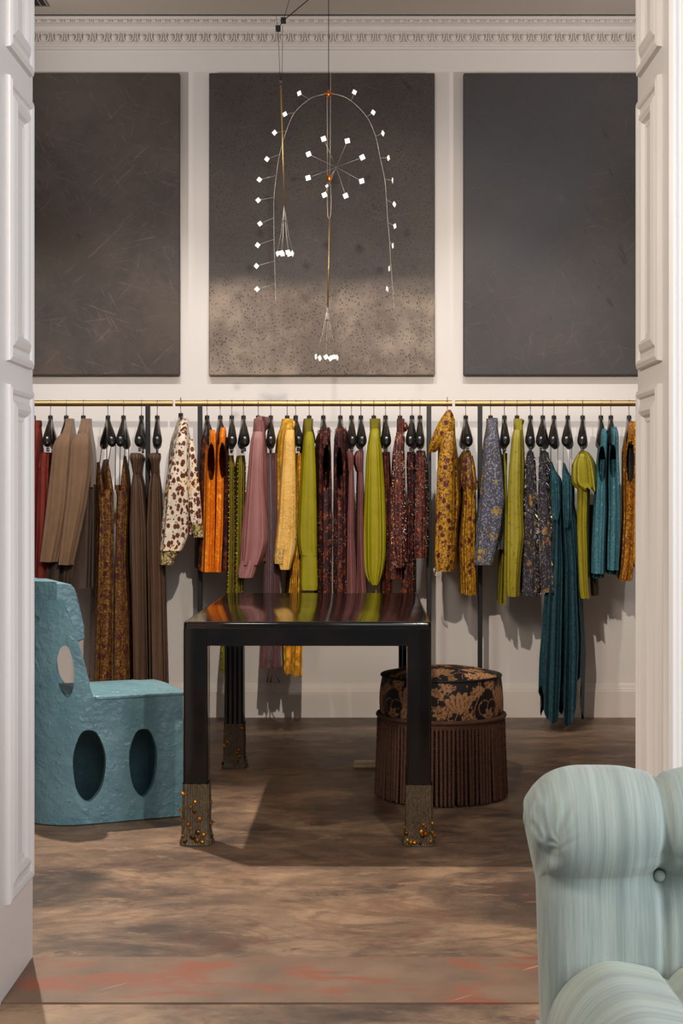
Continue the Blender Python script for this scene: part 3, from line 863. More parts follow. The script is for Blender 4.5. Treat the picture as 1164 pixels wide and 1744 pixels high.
# ------------------------------------------------------------------ hanging mobiles of thin wire and white diamonds
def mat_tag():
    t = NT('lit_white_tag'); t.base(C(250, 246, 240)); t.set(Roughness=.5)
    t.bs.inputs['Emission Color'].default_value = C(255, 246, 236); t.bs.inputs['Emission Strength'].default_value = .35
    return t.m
M['tag'] = mat_tag()
def mobiles():
    D = 5.6
    def Q(x, y, d=D): return W(x, y, d)
    rnd = random.Random(9)
    def diamond(px, py, root, d=D, r=4.8, turn=0.0, tilt=0.0):
        rr = r*d/F; t = .0018
        pts = [(rr, 0), (0, rr*1.05), (-rr, 0), (0, -rr*1.05)]
        m = MB().prism(pts, 'y', -t, t)
        o = m.build('diamond', M['tag'], root, False)
        o.location = Q(px, py, d) - root.location; o.rotation_euler = (0, tilt, turn); return o
    root = empty('mobile', Q(560, 160), 'tall wire mobile with an arch of white diamonds hanging mid room', 'mobile', 'wire mobiles')
    def wires(name, lst, r, mat, rt, parent=None, n=6):
        m = MB()
        for pts in lst: m.tube(pts, r, n)
        m.v = [p - rt.location for p in m.v]
        return m.build(name, mat, parent or rt)
    p = Q(560, 160); wires('cable', [[(p.x, p.y, CEIL), p]], .0016, M['blackmetal'], root)
    wires('hanging_wire', [[Q(563.5, 124), Q(563, 240), Q(562, 300)]], .0012, M['wire'], root)
    wires('hanging_wire', [[Q(557.5, 160), Q(558, 300)]], .0014, M['wire'], root)
    hub = MB(); hub.tube([Q(552, 160.5), Q(568, 160.5)], .0055, 10); hub.tube([Q(560, 153), Q(560, 168)], .0045, 10)
    hub.v = [v - root.location for v in hub.v]; hub.build('hub', M['copper'], root)
    hub = MB(); hub.lathe((0,0,0), [(.006,-.016),(.0115,-.009),(.0115,.006),(.005,.016)], 14); hub.v = [v + Q(561.5, 304) - root.location for v in hub.v]; hub.build('hub', M['copper'], root)
    def smooth(pts, n=40):
        P = [Q(*q[:2], *(q[2:] or (D,))) for q in pts]; out = []
        for i in range(len(P)-1):
            a, b, c_, d_ = P[max(i-1,0)], P[i], P[i+1], P[min(i+2, len(P)-1)]
            for k in range(6):
                t = k/6
                out.append(.5*((2*b) + (c_-a)*t + (2*a-5*b+4*c_-d_)*t*t + (3*b-a-3*c_+d_)*t**3))
        out.append(P[-1]); return out
    LA = [(560,160),(546,162),(527,169),(502,192),(488,223),(476.5,263),(471,299),(467,336),(466.6,371),(467,407.5),(468,444.6),(469,483),(470,516)]
    RA = [(560,160),(578,162),(598.6,172),(625,199),(640,232),(648,269),(655.6,305),(658.5,340),(661,379),(664,411),(666,449),(669,487),(672,527)]
    wires('arch_arm', [smooth(LA)], .0010, M['wire'], root); wires('arch_arm', [smooth(RA)], .0010, M['wire'], root)
    LD = [(510,159),(485.5,194.5),(468,226),(455,271),(442,306),(440,341),(443,381),(439,417.5),(437,453),(438,492.5)]
    RD = [(604,157),(636,191.5),(652.5,227),(662,269),(669,307.5),(672,348),(673,385),(669.5,418.5),(663.5,457.5),(660,492.5)]
    tr = [.25,.55,1.0,1.1,1.45,.95,1.05,1.3,1.35,1.15]
    for k in range(10):
        o = wires('stem', [[Q(*LA[k+2]), Q(*LD[k])]], .0008, M['wire'], root, n=5)
        diamond(*LD[k], root, turn=-.5+.1*k if k < 6 else .2, tilt=(.5, .35, .1, -.1, -.1, .05, .1, -.15, -.1, .0)[k])
        o = wires('stem', [[Q(*RA[k+2]), Q(*RD[k])]], .0008, M['wire'], root, n=5)
        diamond(*RD[k], root, turn=tr[k], tilt=(-.35,-.25,-.2,.2,1.1,-.2,.35,.3,.35,-.5)[k])
    c0 = (573, 285)
    for k, (x, y) in enumerate([(551.5,236.5),(592,240),(526,262.5),(617.5,268),(525,303),(616.5,308.5),(553,332),(589,333.5)]):
        wires('spoke', [[Q(*c0), Q(x, y, D-.05)]], .0009, M['wire'], root, n=5)
        diamond(x, y, root, d=D-.05, r=5.6, turn=.15*math.sin(k*2), tilt=.45+.12*math.sin(k*1.7))
    wires('spoke', [[Q(*c0), Q(561.5, 304)]], .0011, M['wire'], root)
    diamond(557, 317, root, r=3, tilt=.3)
    wires('loop_wire', [[Q(558.5,310), Q(557.5,340), Q(558.5,368), Q(561,374.5), Q(563.5,366), Q(564.5,340), Q(563,310)]], .0013, M['wire'], root)
    wires('rod', [[Q(562,373), Q(558.5,523)]], .0030, M['brass'], root, n=10)
    def tassel(rt, top, bots, ringy, r=4.9):
        for k, (x, y, dd, tu, ti) in enumerate(bots):
            wires('tassel_wire', [[Q(*top), Q((top[0]+x)/2, (top[1]+y)/2+8, D+dd*.5), Q(x, y-4, D+dd)]], .0009, M['wire'], rt, n=5)
            diamond(x, y, rt, d=D+dd, r=r, turn=tu, tilt=ti)
        m = MB(); 
        pts = [Q(top[0]-1+3.6*math.cos(a*PI/8), ringy, D+.008*math.sin(a*PI/8)) for a in range(17)]
        m.tube(pts, .0012, 6); m.v = [v-rt.location for v in m.v]; m.build('ring', M['blackmetal'], rt)
    tassel(root, (558.5, 522), [(538.5,607.5,-.02,1.25,.3),(545,610,.02,.9,.1),(555.5,608,-.03,.2,.25),(563,610.5,-.02,.35,.1),(568.5,608,.02,.5,.6),(574.5,609.5,.0,1.1,-.3)], 545)
    # the smaller counterweight mobile at its left, on two cubes and bent wires
    r2 = empty('mobile', Q(478, 140), 'slim wire mobile with brass rod and small diamond tassel, left of the arched one', 'mobile', 'wire mobiles')
    e = [Q(483, 35), Q(474, 48.5)]
    for p in e:
        m = MB().box(-.0095, .0095, -.0095, .0095, -.0095, .0095); m.v = [v + p - r2.location for v in m.v]; m.build('block', M['blackmetal'], r2, False)
    up = Q(525, 0); k = (CEIL - e[0].z)/(up.z - e[0].z)
    wires('hanging_wire', [[e[0], e[0] + (up-e[0])*k]], .0018, M['blackmetal'], r2)
    up = Q(493, 0); k = (CEIL - e[0].z)/(up.z - e[0].z)
    wires('hanging_wire', [[e[0], e[0] + (up-e[0])*k]], .0010, M['blackmetal'], r2)
    wires('hanging_wire', [[e[1], Q(470, 25)]], .0009, M['blackmetal'], r2)
    wires('hanging_wire', [[e[0], e[1]]], .0014, M['blackmetal'], r2)
    wires('hanging_wire', [[e[1], Q(477.5, 140)]], .0010, M['blackmetal'], r2)
    wires('hanging_wire', [[Q(481.5, 44), Q(481, 110), Q(480, 140)]], .0010, M['blackmetal'], r2)
    m = MB().box(-.006, .006, -.006, .006, -.006, .006); m.v = [v + Q(478.5, 140) - r2.location for v in m.v]; m.build('clasp', M['blackmetal'], r2, False)
    wires('rod', [[Q(478.5, 142), Q(484.5, 350)]], .0030, M['brass'], r2, n=10)
    wires('weight', [[Q(485, 352), Q(485.5, 404)]], .0016, M['blackmetal'], r2)
    tassel(r2, (484.5, 350), [(473,432,.02,1.1,.2),(479.5,430.5,-.02,.3,.5),(481.5,433,.01,.5,.6),(490.5,429.5,-.02,.2,.6),(492.5,433,.0,.3,.4),(498.5,432,.02,1.15,-.2)], 376)
# ------------------------------------------------------------------ rails
ZR = H + (VY - 687) * DR / F
RR = .0148
def rails():
    for x0, x1, posts, lab in (
        (-60, 294.5, (252,), 'brass clothes rail on black posts, leftmost of three along the wall, with the tan jackets'),
        (299, 770.5, (341, 731), 'brass clothes rail on black posts, middle one of three, behind the table'),
        (775.5, 1240, (818,), 'brass clothes rail on black posts, rightmost of three, with the teal clothes')):
        a, b = (x0-VX)*DR/F, (x1-VX)*DR/F
        root = empty('clothes_rail', ((a+b)/2, DR, 0), lab, 'clothes rail', 'brass clothes rails')
        m = MB().tube([(a-root.location.x, 0, ZR), (b-root.location.x, 0, ZR)], RR, 20)
        o = m.build('rail', M['brass'], root); autosmooth(o)
        ps = [(p-VX)*DR/F for p in posts]
        if len(ps) == 1: ps.append(a + .13 if posts[0] == 252 else b - .13)
        for x in ps:
            x -= root.location.x
            bevel(MB().box(x-.0115, x+.0115, -.0115, .0115, 0, ZR-RR*.8).build('post', M['blackmetal'], root, False), .002)
            bevel(MB().box(x-.03, x+.03, -.12, .12, 0, .008).build('foot', M['blackmetal'], root, False), .002)

# ------------------------------------------------------------------ hangers
def hanger_meshes():
    # hook
    pts = []
    for k in range(15):
        a = math.radians(205 - k*205/14); pts.append((0, .0185*math.cos(a)*-1, .0+.0185*math.sin(a)))
    zc = RR - .0165
    pts = [(x, y, z + zc) for x, y, z in pts]
    pts = [(0, -y, z) for x, y, z in pts][::-1]
    pts += [(0, .006, -.03)] if False else []
    hook = [Vector(p) for p in pts]
    e = hook[0]
    hook = [Vector((0, 0, -.066)), Vector((0, 0, -.045)), Vector((0, .006, -.030)), Vector((0, .016, -.014))] + [Vector((0, .0185*math.cos(math.radians(a)), zc + .0185*math.sin(math.radians(a)))) for a in range(0, 200, 14)]
    mh = MB().tube(hook, .0021, 8)
    # contoured shoulder bar, swept from tip to tip
    b = MB(); n = 18; N = 44; vs = []; fs = []
    for i in range(N+1):
        t = -1 + 2*i/N; at = abs(t); y = .215*t
        z = -.098 - .112*at**1.2
        w = .0122 + .0112*min(1, at*1.2)**1.6; hh = .030 + .002*at
        if at > .90: q = math.sqrt(max(.02, 1-((at-.90)/.10)**2)); w *= q; hh *= q
        for k in range(n):
            a = 2*PI*k/n; vs.append((w*math.cos(a), y, z + hh*math.sin(a)*(1 if math.sin(a) > 0 else .85)))
    for i in range(N):
        for k in range(n): fs.append((i*n+k, i*n+(k+1)%n, (i+1)*n+(k+1)%n, (i+1)*n+k))
    fs.append(tuple(range(n-1,-1,-1))); fs.append(tuple(N*n+k for k in range(n)))
    b.add(vs, fs)
    neck = []
    for k in range(9): neck.append((.0105 + .0006*k, -.062 - .006*k))
    vs = []; fs = []
    prof = [(.0112,-.0615),(.0122,-.065),(.0124,-.085),(.0138,-.105),(.0120,-.118)]
    for (r, z) in prof:
        for k in range(n): a = 2*PI*k/n; vs.append((r*math.cos(a), r*1.5*math.sin(a), z))
    for i in range(len(prof)-1):
        for k in range(n): fs.append((i*n+k, (i+1)*n+k, (i+1)*n+(k+1)%n, i*n+(k+1)%n))
    fs.append(tuple(range(n))); fs.append(tuple((len(prof)-1)*n+k for k in range(n-1,-1,-1)))
    nk = MB().add(vs, fs)
    clip = MB()
    for dy in (-.011, .011):
        clip.tube([(0, dy, .022), (0, dy*1.1, 0), (0, dy*.8, -.020)], .0016, 6)
    clip.box(-.006, .006, -.014, .014, -.028, -.012)
    for dx in (-1, 1): clip.tube([(dx*.0075, -.004, .020), (dx*.0085, -.004, .0), (dx*.004, -.004, -.014)], .0015, 6)
    return mh, b, nk, clip
HM = {}
def hanger(px, yaw, clips, label, zoff=0.0):
    if not HM:
        a, b, c, d = hanger_meshes()
        for k, m in zip('hbnc', (a, b, c, d)):
            me = bpy.data.meshes.new({'h':'hook','b':'shoulder_bar','n':'neck','c':'clip'}[k])
            me.from_pydata([tuple(v) for v in m.v], [], m.f)
            for p in me.polygons: p.use_smooth = True
            me.materials.append(M['steel'] if k in 'hc' else M['hanger'])
            HM[k] = me
    x = (px-VX)*DR/F
    root = empty('hanger', (x, DR, ZR+zoff), label, 'hanger', 'black hangers along the brass rails', yaw)
    for k, nm in (('h','hook'), ('b','shoulder_bar'), ('n','neck')):
        o = bpy.data.objects.new(nm, HM[k]); COL.objects.link(o); o.parent = root
    if clips:
        for y in (-.155, .155):
            o = bpy.data.objects.new('clip', HM['c']); COL.objects.link(o); o.parent = root
            o.location = (0, y, -.098 - .112*(abs(y)/.215)**1.2 - .045)
    return root

# ------------------------------------------------------------------ garments
class Gm:
    """one garment; rows are (picture row, left column, right column[, depth share]) of its near silhouette"""
    def __init__(s, name, label, cat, group, hx, bx=None, short=None, clips=False, hang=None, zoff=0.0):
        s.name, s.label, s.cat, s.group, s.hx = name, label, cat, group, hx
        dx = 0 if bx is None else (bx-VX)*7.19/F - (hx-VX)*DR/F
        s.yaw = math.asin(max(-.5, min(.5, dx/.21))); s.parts = []; s.seed = hx*.37
        hanger(hx, s.yaw, clips, 'black hanger with silver hook ' + (hang or ('holding the ' + short)), zoff)
    def fn(s, rows, d=DR, hd=.19, folds=(9, .05), p=.6, n=84, step=4.0, hem=0.0, taper=True, xdrift=1.0, points=None):
        R = np.array([(r[0], r[1], r[2], r[3] if len(r) > 3 else 1.0) for r in rows], float)
        ys = np.linspace(R[0,0], R[-1,0], max(3, int((R[-1,0]-R[0,0])/step)+1))
        A = [np.interp(ys, R[:,0], R[:,k]) for k in (1,2,3)]
        ker = np.array([1,2,3,2,1.])/9
        if len(ys) > 8:
            A = [np.concatenate([a[:1], np.convolve(np.pad(a, 2, 'edge'), ker, 'valid')[1:-1], a[-1:]]) for a in A]
        ph = [s.seed*1.7 + 1.3*k for k in range(4)]; tn = math.tan(s.yaw)*xdrift
        k0, amp = folds; y0, y1 = ys[0], ys[-1]
        def pt(j, th):
            py = ys[j]; h = hd*A[2][j]; dn = d - .6*h
            xl = (A[0][j]-VX)*dn/F; xr = (A[1][j]-VX)*dn/F
            cx, w = (xl+xr)/2, (xr-xl)/2
            f = (py-y0)/max(1, y1-y0); g = 1.5*amp*(.35+.65*f)
            rr = 1 + g*(math.sin(k0*th+ph[0]+f*.7) + .6*math.sin((k0*1.7)*th+ph[1]-f*.9) + .14*math.sin(k0*3.1*th+ph[2]+f))
            c_, s_ = math.cos(th), math.sin(th)
            x = w*math.copysign(abs(c_)**p, c_); y = h*math.copysign(abs(s_)**p, s_)
            lat = 1 + (rr-1)*min(3.0, .03/max(w, .008))
            y = y*rr; x = x*lat
            if points and f > points[0]: py = py + points[1]*((f-points[0])/(1-points[0]))*(.5+.5*math.cos(points[2]*(th+PI/2)+points[3]))
            z = H - (py-VY)*dn/F
            if hem and j > len(ys)-6: z += hem*math.sin(k0*th*1.3+ph[1])*(j-len(ys)+6)/6
            return Vector((cx + x - (y + .75*h)*tn, d + y, z))
        return pt, ys, n
    def shoulders(s, rows):
        """slope the top of a sleeved garment over the hanger beneath it"""
        cv = [(713,.25),(718,.54),(726,.84),(736,1.06),(745,1.16)]
        out = []
        for q, f in cv:
            k = [r for r in rows]; xl = np.interp(q, [r[0] for r in k], [r[1] for r in k]); xr = np.interp(q, [r[0] for r in k], [r[2] for r in k])
            out.append((q, xl, xr, f))
        return out + [(r[0], r[1], r[2], 1.16 if r[0] < 800 else 1.06) for r in rows if r[0] > 747]
    def loft(s, part, rows, mat, holes=(), label=None, parent=None, cap=False, thick=0, shoulder=False, **kw):
        if shoulder: rows = s.shoulders(rows)
        pt, ys, n = s.fn(rows, **kw)
        d = kw.get('d', DR); vs = [pt(j, -PI/2 + 2*PI*i/n) for j in range(len(ys)) for i in range(n)]
        fs = []
        for j in range(len(ys)-1):
            for i in range(n):
                q = (j*n+i, (j+1)*n+i, (j+1)*n+(i+1)%n, j*n+(i+1)%n)
                if holes:
                    c = sum((vs[k] for k in q), Vector())/4
                    if c.y < d - .02:
                        X, Y = PX(c)
                        if any(((X-hx)/rx)**2 + ((Y-hy)/ry)**2 < 1 for hx, hy, rx, ry in holes): continue
                fs.append(q)
        if cap: fs.append(tuple(range(n))[::1])
        s.parts.append(dict(name=part, v=vs, f=fs, mat=mat, label=label, parent=parent, thick=thick))
        return pt, ys
    def raw(s, part, mb, mat, label=None, parent=None, kind=None, smooth=True):
        s.parts.append(dict(name=part, v=mb.v, f=mb.f, mat=mat, label=label, parent=parent, kind=kind, smooth=smooth, thick=0))
    def tubes(s, part, lists, r, mat, each=True, **kw):
        for pts in lists:
            m = MB().tube([W(*p) for p in pts], r, 7); s.raw(part, m, mat, **kw)
    def beads(s, part, fn, count, mat, size=.003, kind='stuff', parent=None, mode='drop', rows=None, cols=None, t=(-1.15,1.15), fr=(0,1), seed=1, length=.012):
        """sew small beads or bugle drops on the near side of a loft"""
        pt, ys = fn; rnd = random.Random(seed + int(s.hx)); m = MB()
        spots = []
        if cols:
            for c in cols:
                for k in range(count): spots.append((c + rnd.uniform(-.03,.03), fr[0] + (fr[1]-fr[0])*(k+.5)/count))
        else:
            for k in range(count): spots.append((rnd.uniform(*t), rnd.uniform(*fr)))
        for th, f in spots:
            j = min(len(ys)-1, int(f*(len(ys)-1))); p = pt(j, -PI/2 + th)
            out = Vector((math.sin(th)*.9, -math.cos(th), 0)).normalized()
            p = p + out*size*.6 + Vector((0, 0, rnd.uniform(-.006, .006)))
            if mode == 'dot': m.sphere(p, size, 6, 4)
            else:
                L = length*rnd.uniform(.6,1.3); e = p + Vector((rnd.uniform(-.5,.5)*L + out.x*L*.4, -L*rnd.uniform(.1,.5), -L*rnd.uniform(.3,1)))
                m.tube([p, e], [size*.8, size*.5], 4)
        s.raw(part, m, mat, parent=parent, kind=kind, smooth=(mode == 'dot'))
    def done(s):
        zmin = min(v.z for p in s.parts for v in p['v'])
        og = Vector(((s.hx-VX)*DR/F, DR, zmin))
        one = len(s.parts) == 1
        root = None if one else empty(s.name, og, s.label, s.cat, s.group)
        objs = {}
        for p in s.parts:
            par = root if not p['parent'] else objs.get(p['parent'], root)
            if one: o = mk(s.name, p['v'], p['f'], p['mat'], None, p.get('smooth', True), og); tag(o, s.label, s.cat, s.group)
            else:
                vv = [v - og for v in p['v']]; o = mk(p['name'], vv, p['f'], p['mat'], par, p.get('smooth', True))
                if p.get('label'): o['label'] = p['label']
                if p.get('kind'): o['kind'] = p['kind']
            if p['thick']:
                m = o.modifiers.new('t', 'SOLIDIFY'); m.thickness = p['thick']; m.offset = 0
            objs.setdefault(p['name'], o)
def fabrics():
    f = {}
    f['rust'] = cloth('rust_cotton', (128, 48, 38), vary=.1)
    f['tan'] = cloth('tan_wool', (128, 100, 76), rough=.75, sheen=.2, vary=.06)
    f['taupe'] = cloth('brown_wool_and_shade', (74, 60, 52), rough=.75, vary=.06)  # underskirt cloth; also the shade painted into the tan jackets' lower halves
    f['brown'] = cloth('brown_satin', (90, 67, 52), rough=.5, vary=.06, weave=.05)
    f['goldfloral'] = cloth('gold_burgundy_floral', (192, 142, 30), [('vein', 64, .03, .05, (88, 38, 26)), ('blob', 24, .27, .33, (84, 32, 32))], rough=.55)
    f['olivefloral'] = cloth('bronze_burgundy_floral', (150, 116, 36), [('noise', 90, .45, .6, (104, 76, 28)), ('blob', 24, .26, .38, (74, 26, 34)), ('vein', 70, .04, .09, (78, 34, 34))], rough=.5)
    f['leopard'] = cloth('leopard_print', (240, 226, 206), [('noise', 7, .52, .68, (240, 204, 130)), ('noise', 6, .6, .7, (206, 196, 110)), ('dot', 46, .40, .47, (96, 44, 24), (1,1,.72)), ('dot', 62, .22, .29, (110, 56, 26))], rough=.45, weave=.05)
    f['leopardband'] = cloth('leopard_band', (214, 190, 150), [('vein', 60, .06, .1, (84, 60, 34)), ('noise', 50, .5, .6, (170, 160, 80))], rough=.6)
    f['orange'] = cloth('orange_brocade', (246, 146, 22), [('vein', 110, .04, .08, (206, 98, 12)), ('noise', 40, .55, .7, (252, 180, 50))], rough=.45, weave=.5)
    f['darkfloral'] = cloth('dark_burgundy_floral', (66, 28, 28), [('noise', 34, .5, .6, (150, 72, 34)), ('blob', 30, .2, .3, (160, 80, 38)), ('vein', 80, .04, .08, (40, 18, 28))], rough=.6)
    f['rustfloral'] = cloth('rust_floral', (124, 58, 34), [('noise', 40, .5, .62, (58, 24, 28)), ('blob', 34, .18, .3, (176, 96, 44)), ('vein', 90, .04, .08, (46, 20, 28))], rough=.55)
    f['olive'] = cloth('olive_crepe', (116, 106, 20), rough=.6, vary=.06, weave=.05)
    f['chartreuse'] = cloth('chartreuse_crepe', (150, 140, 12), rough=.55, vary=.05, weave=.05)
    f['mauve'] = cloth('mauve_satin', (158, 108, 106), rough=.42, vary=.06, weave=.03)
    f['plum'] = cloth('plum_velvet', (98, 60, 62), rough=.6, sheen=.3, vary=.1)
    f['rosewood'] = cloth('dusty_rose_crepe', (132, 84, 82), rough=.6, vary=.05)
    f['yellow'] = cloth('yellow_silk', (228, 170, 72), [('noise', 9, .45, .65, (236, 190, 104)), ('noise', 12, .6, .75, (226, 150, 40)), ('vein', 130, .03, .05, (238, 198, 118))], rough=.45, weave=.05)
    f['yellowspot'] = cloth('yellow_speckled_silk', (236, 194, 110), [('dot', 230, .34, .42, (50, 34, 22))], rough=.45)
    f['ochre'] = cloth('ochre_print', (212, 152, 40), [('dot', 190, .30, .38, (70, 46, 20)), ('noise', 30, .5, .6, (232, 178, 60))], rough=.5)
    f['tweed'] = cloth('blue_grey_tweed', (104, 106, 122), [('vein', 150, .05, .1, (64, 64, 78)), ('noise', 120, .52, .6, (150, 150, 160)), ('noise', 20, .6, .66, (176, 140, 50)), ('noise', 16, .62, .7, (70, 60, 66))], rough=.85, weave=1.2)
    f['darktweed'] = cloth('charcoal_sequin_tweed', (66, 60, 68), [('vein', 160, .05, .1, (34, 32, 38)), ('noise', 22, .57, .65, (170, 122, 50)), ('noise', 120, .55, .62, (108, 104, 122))], rough=.7, weave=1.2)
    f['lime'] = cloth('lime_satin', (150, 139, 36), [('noise', 60, .56, .66, (124, 110, 26))], rough=.38, vary=.05, weave=.1)
    f['teal'] = cloth('teal_lace', (44, 88, 100), [('vein', 110, .05, .1, (26, 62, 74)), ('noise', 60, .55, .65, (58, 112, 122))], rough=.7, weave=.5)
    f['tealchiffon'] = cloth('teal_chiffon', (26, 56, 66), [('noise', 14, .5, .62, (22, 48, 60)), ('vein', 60, .04, .09, (36, 74, 84))], rough=.7)
    f['tealbrocade'] = cloth('teal_brocade', (78, 132, 144), [('vein', 150, .05, .1, (54, 102, 116)), ('noise', 110, .55, .65, (104, 160, 170))], rough=.6, weave=.8)
    f['goldlurex'] = cloth('gold_lurex', (222, 150, 34), [('noise', 60, .5, .6, (150, 84, 24)), ('vein', 120, .04, .08, (90, 46, 22)), ('noise', 46, .6, .68, (240, 196, 100))], rough=.4, weave=.5)
    f['palegold'] = cloth('pale_gold_floral', (214, 176, 96), [('blob', 26, .24, .34, (96, 56, 50)), ('vein', 90, .04, .08, (170, 120, 50))], rough=.5)
    f['lining'] = plain('black_lining', (20, 17, 17), .7)
    f['bead'] = plain('silver_bead', (226, 222, 214), .25, .4)
    f['goldbead'] = plain('gold_stud', (226, 196, 120), .25, .8)
    f['pewter'] = plain('pewter_bugle', (170, 162, 158), .3, .6)
    f['cord'] = plain('dark_strap', (60, 44, 34), .7)
    f['tealcord'] = plain('teal_strap', (70, 100, 108), .7)
    return f

def clothes():
    f = fabrics()
    # ---------------- left rail
    g = Gm('jacket', 'rust red jacket at the far left end of the rails, cut off by the doorway', 'jacket', 'rust clothes', 57, 50, 'rust red jacket at the far left')
    g.loft('body', [(728,54,70,.25),(745,48,70,.6),(772,44,70,1),(860,40,69),(992,36,68)], f['rust'], holes=[(52,790,7,40)], folds=(8,.05))
    g.loft('collar', [(716,54,70),(722,53.5,71),(732,56,68)], f['rust'], hd=.06, folds=(3,.02), step=2)
    g.done()
    g = Gm('trousers', 'rust red trousers clipped by the waistband, left of the tan jackets', 'trousers', 'rust clothes', 86, 80, 'rust red trousers', clips=True)
    g.loft('legs', [(797,66.5,88),(830,65,89),(900,64,86),(1060,58,86)], f['rust'], folds=(9,.06))
    g.loft('waistband', [(771,72,89),(778,69,89),(797,66.5,88.5)], f['rust'], folds=(9,.03), step=2, hd=.192)
    g.done()
    g = Gm('jacket', 'tan jacket with long sleeves, the left one of two side by side', 'jacket', 'tan jackets', 113, 108, 'left tan jacket')
    g.loft('body', [(724,112,126,.2),(738,105,128,.6),(760,100,126,1),(830,94,124)], f['tan'], shoulder=True, folds=(7,.05))
    g.loft('shaded_lower_body', [(825,95,123),(860,92,122),(990,78,112)], f['taupe'], folds=(9,.08), hd=.2)  # same tan jacket, with sleeve shade painted in as taupe
    g.loft('sleeve', [(738,106,122,.5),(746,96,124,.85),(758,91,123,1),(800,87,120),(860,80.5,116.5),(910,75,108),(957,69.5,97)], f['tan'], d=7.19, hd=.06, folds=(5,.09))
    g.loft('collar', [(715,114,125),(719,112,125.5),(728,109,126),(742,105,128)], f['tan'], hd=.07, folds=(3,.03), step=2)
    g.done()
    g = Gm('jacket', 'tan jacket with long sleeves, the right one of two, beside the bronze floral dress', 'jacket', 'tan jackets', 142, 138, 'right tan jacket')
    g.loft('body', [(726,138,156,.2),(740,132,158,.6),(760,126,162,1),(830,120,166)], f['tan'], shoulder=True, folds=(7,.05))
    g.loft('shaded_lower_body', [(825,121,166.5),(920,110,166),(1000,103,165)], f['taupe'], folds=(9,.10), hd=.2)  # taupe here is painted shade below the tan shoulders
    g.loft('sleeve', [(738,134,150,.5),(746,125,155,.85),(758,120,156,1),(800,118,154.5),(860,113,146),(910,107,135),(962,101,123)], f['tan'], d=7.185, hd=.06, folds=(5,.09))
    g.loft('collar', [(716,140,154),(720,137,155),(732,134,156),(744,131,158)], f['tan'], hd=.07, folds=(3,.03), step=2)
    g.done()
    for hx, bx, side, rows, cups, straps, lab, sh in (
        (184, 191, 0, [(834,166,197,.98),(845,166,197,1),(880,168,198),(960,166,197),(1060,164,196),(1163,161,194)], [[(787,168.5,170,.5),(808,167,175,.9),(832,166,180.5,1),(846,168,180,.9)], [(782,182,184.5,.5),(806,180,191,.9),(832,180.5,196,1),(846,181,194,.9)]],
         [[(174,757,7.2),(169,796,7.2)], [(190,757,7.2),(183,796,7.21)], [(182,742,7.5),(182,800,7.5)]], 'long bronze and burgundy floral dress on thin straps, next to the tan jacket', 'bronze floral dress beside the tan jacket'),
        (210.5, 205, 1, [(836,200,220.5,.98),(846,200,220,1),(880,199,219),(960,197,216),(1060,195,222),(1161,194,224)], [[(826,196,205,.9),(832,198,206,1),(846,201,208,.9)], [(776,211.5,213,.4),(800,209,217,.85),(834,206,220,1),(848,207,218,.9)]],
         [[(197,757,7.2),(196,834,7.2)], [(205,757,7.2),(203.5,834,7.2)], [(213,757,7.3),(212,782,7.3)], [(219.5,757,7.5),(219,800,7.5)]], 'long bronze and burgundy floral dress on thin straps, next to the brown trousers', 'bronze floral dress beside the brown trousers')):
        g = Gm('dress', lab, 'dress', 'bronze floral dresses', hx, bx, sh)
        g.loft('body', rows, f['olivefloral'], folds=(9,.07), hem=.006)
        for c in cups: g.loft('cup', c, f['olivefloral'], folds=(5,.03), step=2.5, hd=.19)
        g.tubes('strap', straps, .0022, f['cord'], label='thin dark strap')
        g.done()
    for hx, bx, lab, sh, r1, r2 in (
        (241, 237, 'brown trousers with a gathered paper-bag waist, left one of the pair', 'left brown trousers', [(806,228,240,.9),(830,224,246,1),(900,221.5,252),(1000,224.5,252),(1175,228,255)], [(772,223,241,.95),(779,220.5,246,1),(789,224,242,.95),(806,228,240,.9)]),
        (268, 268, 'brown trousers with a gathered paper-bag waist, beside the leopard print blouse', 'brown trousers beside the leopard print blouse', [(806,259,273,.9),(830,254,277,1),(900,250.5,281),(1000,253,284),(1175,256,288)], [(772,256,275,.95),(779,252,276,1),(789,257,273,.95),(806,259,273,.9)])):
        g = Gm('trousers', lab, 'trousers', 'brown trousers', hx, bx, sh, clips=True)
        g.loft('legs', r1, f['brown'], folds=(9,.09))
        g.loft('waistband', r2, f['brown'], folds=(17,.05), step=2, hem=.004, hd=.192)
        g.done()
    # ---------------- middle rail
    g = Gm('blouse', 'cream leopard print blouse with gathered cuffs, left end of the middle rail', 'blouse', None, 308, 314, 'leopard print blouse', zoff=.012)
    g.loft('body', [(728,305,322,.25),(745,300,327,.6),(770,296,331,1),(830,292,334),(910,290,330)], f['leopard'], shoulder=True, folds=(7,.05))
    g.loft('sleeve', [(736,306,318,.5),(750,299,320,.9),(775,293,320,1),(820,286,321),(870,281,323),(915,277,322),(938,275.5,311)], f['leopard'], d=7.18, hd=.075, folds=(5,.07))
    g.loft('cuff', [(934,276.5,309),(945,274.5,302),(962,275,296)], f['leopardband'], d=7.18, hd=.06, folds=(9,.05), step=3)
    g.loft('sleeve', [(748,321,329,.6),(775,319,334,.9),(830,320,341,1),(870,322,344),(893,325,346)], f['leopard'], d=7.25, hd=.06, folds=(5,.08))
    g.loft('cuff', [(889,326,345.5),(900,327,347.5),(915,330,348.5)], f['leopardband'], d=7.25, hd=.055, folds=(9,.05), step=3)
    g.loft('collar', [(722,307,321),(727,305,322.5),(735,303,324)], f['leopard'], hd=.07, folds=(3,.03), step=2)
    g.done()
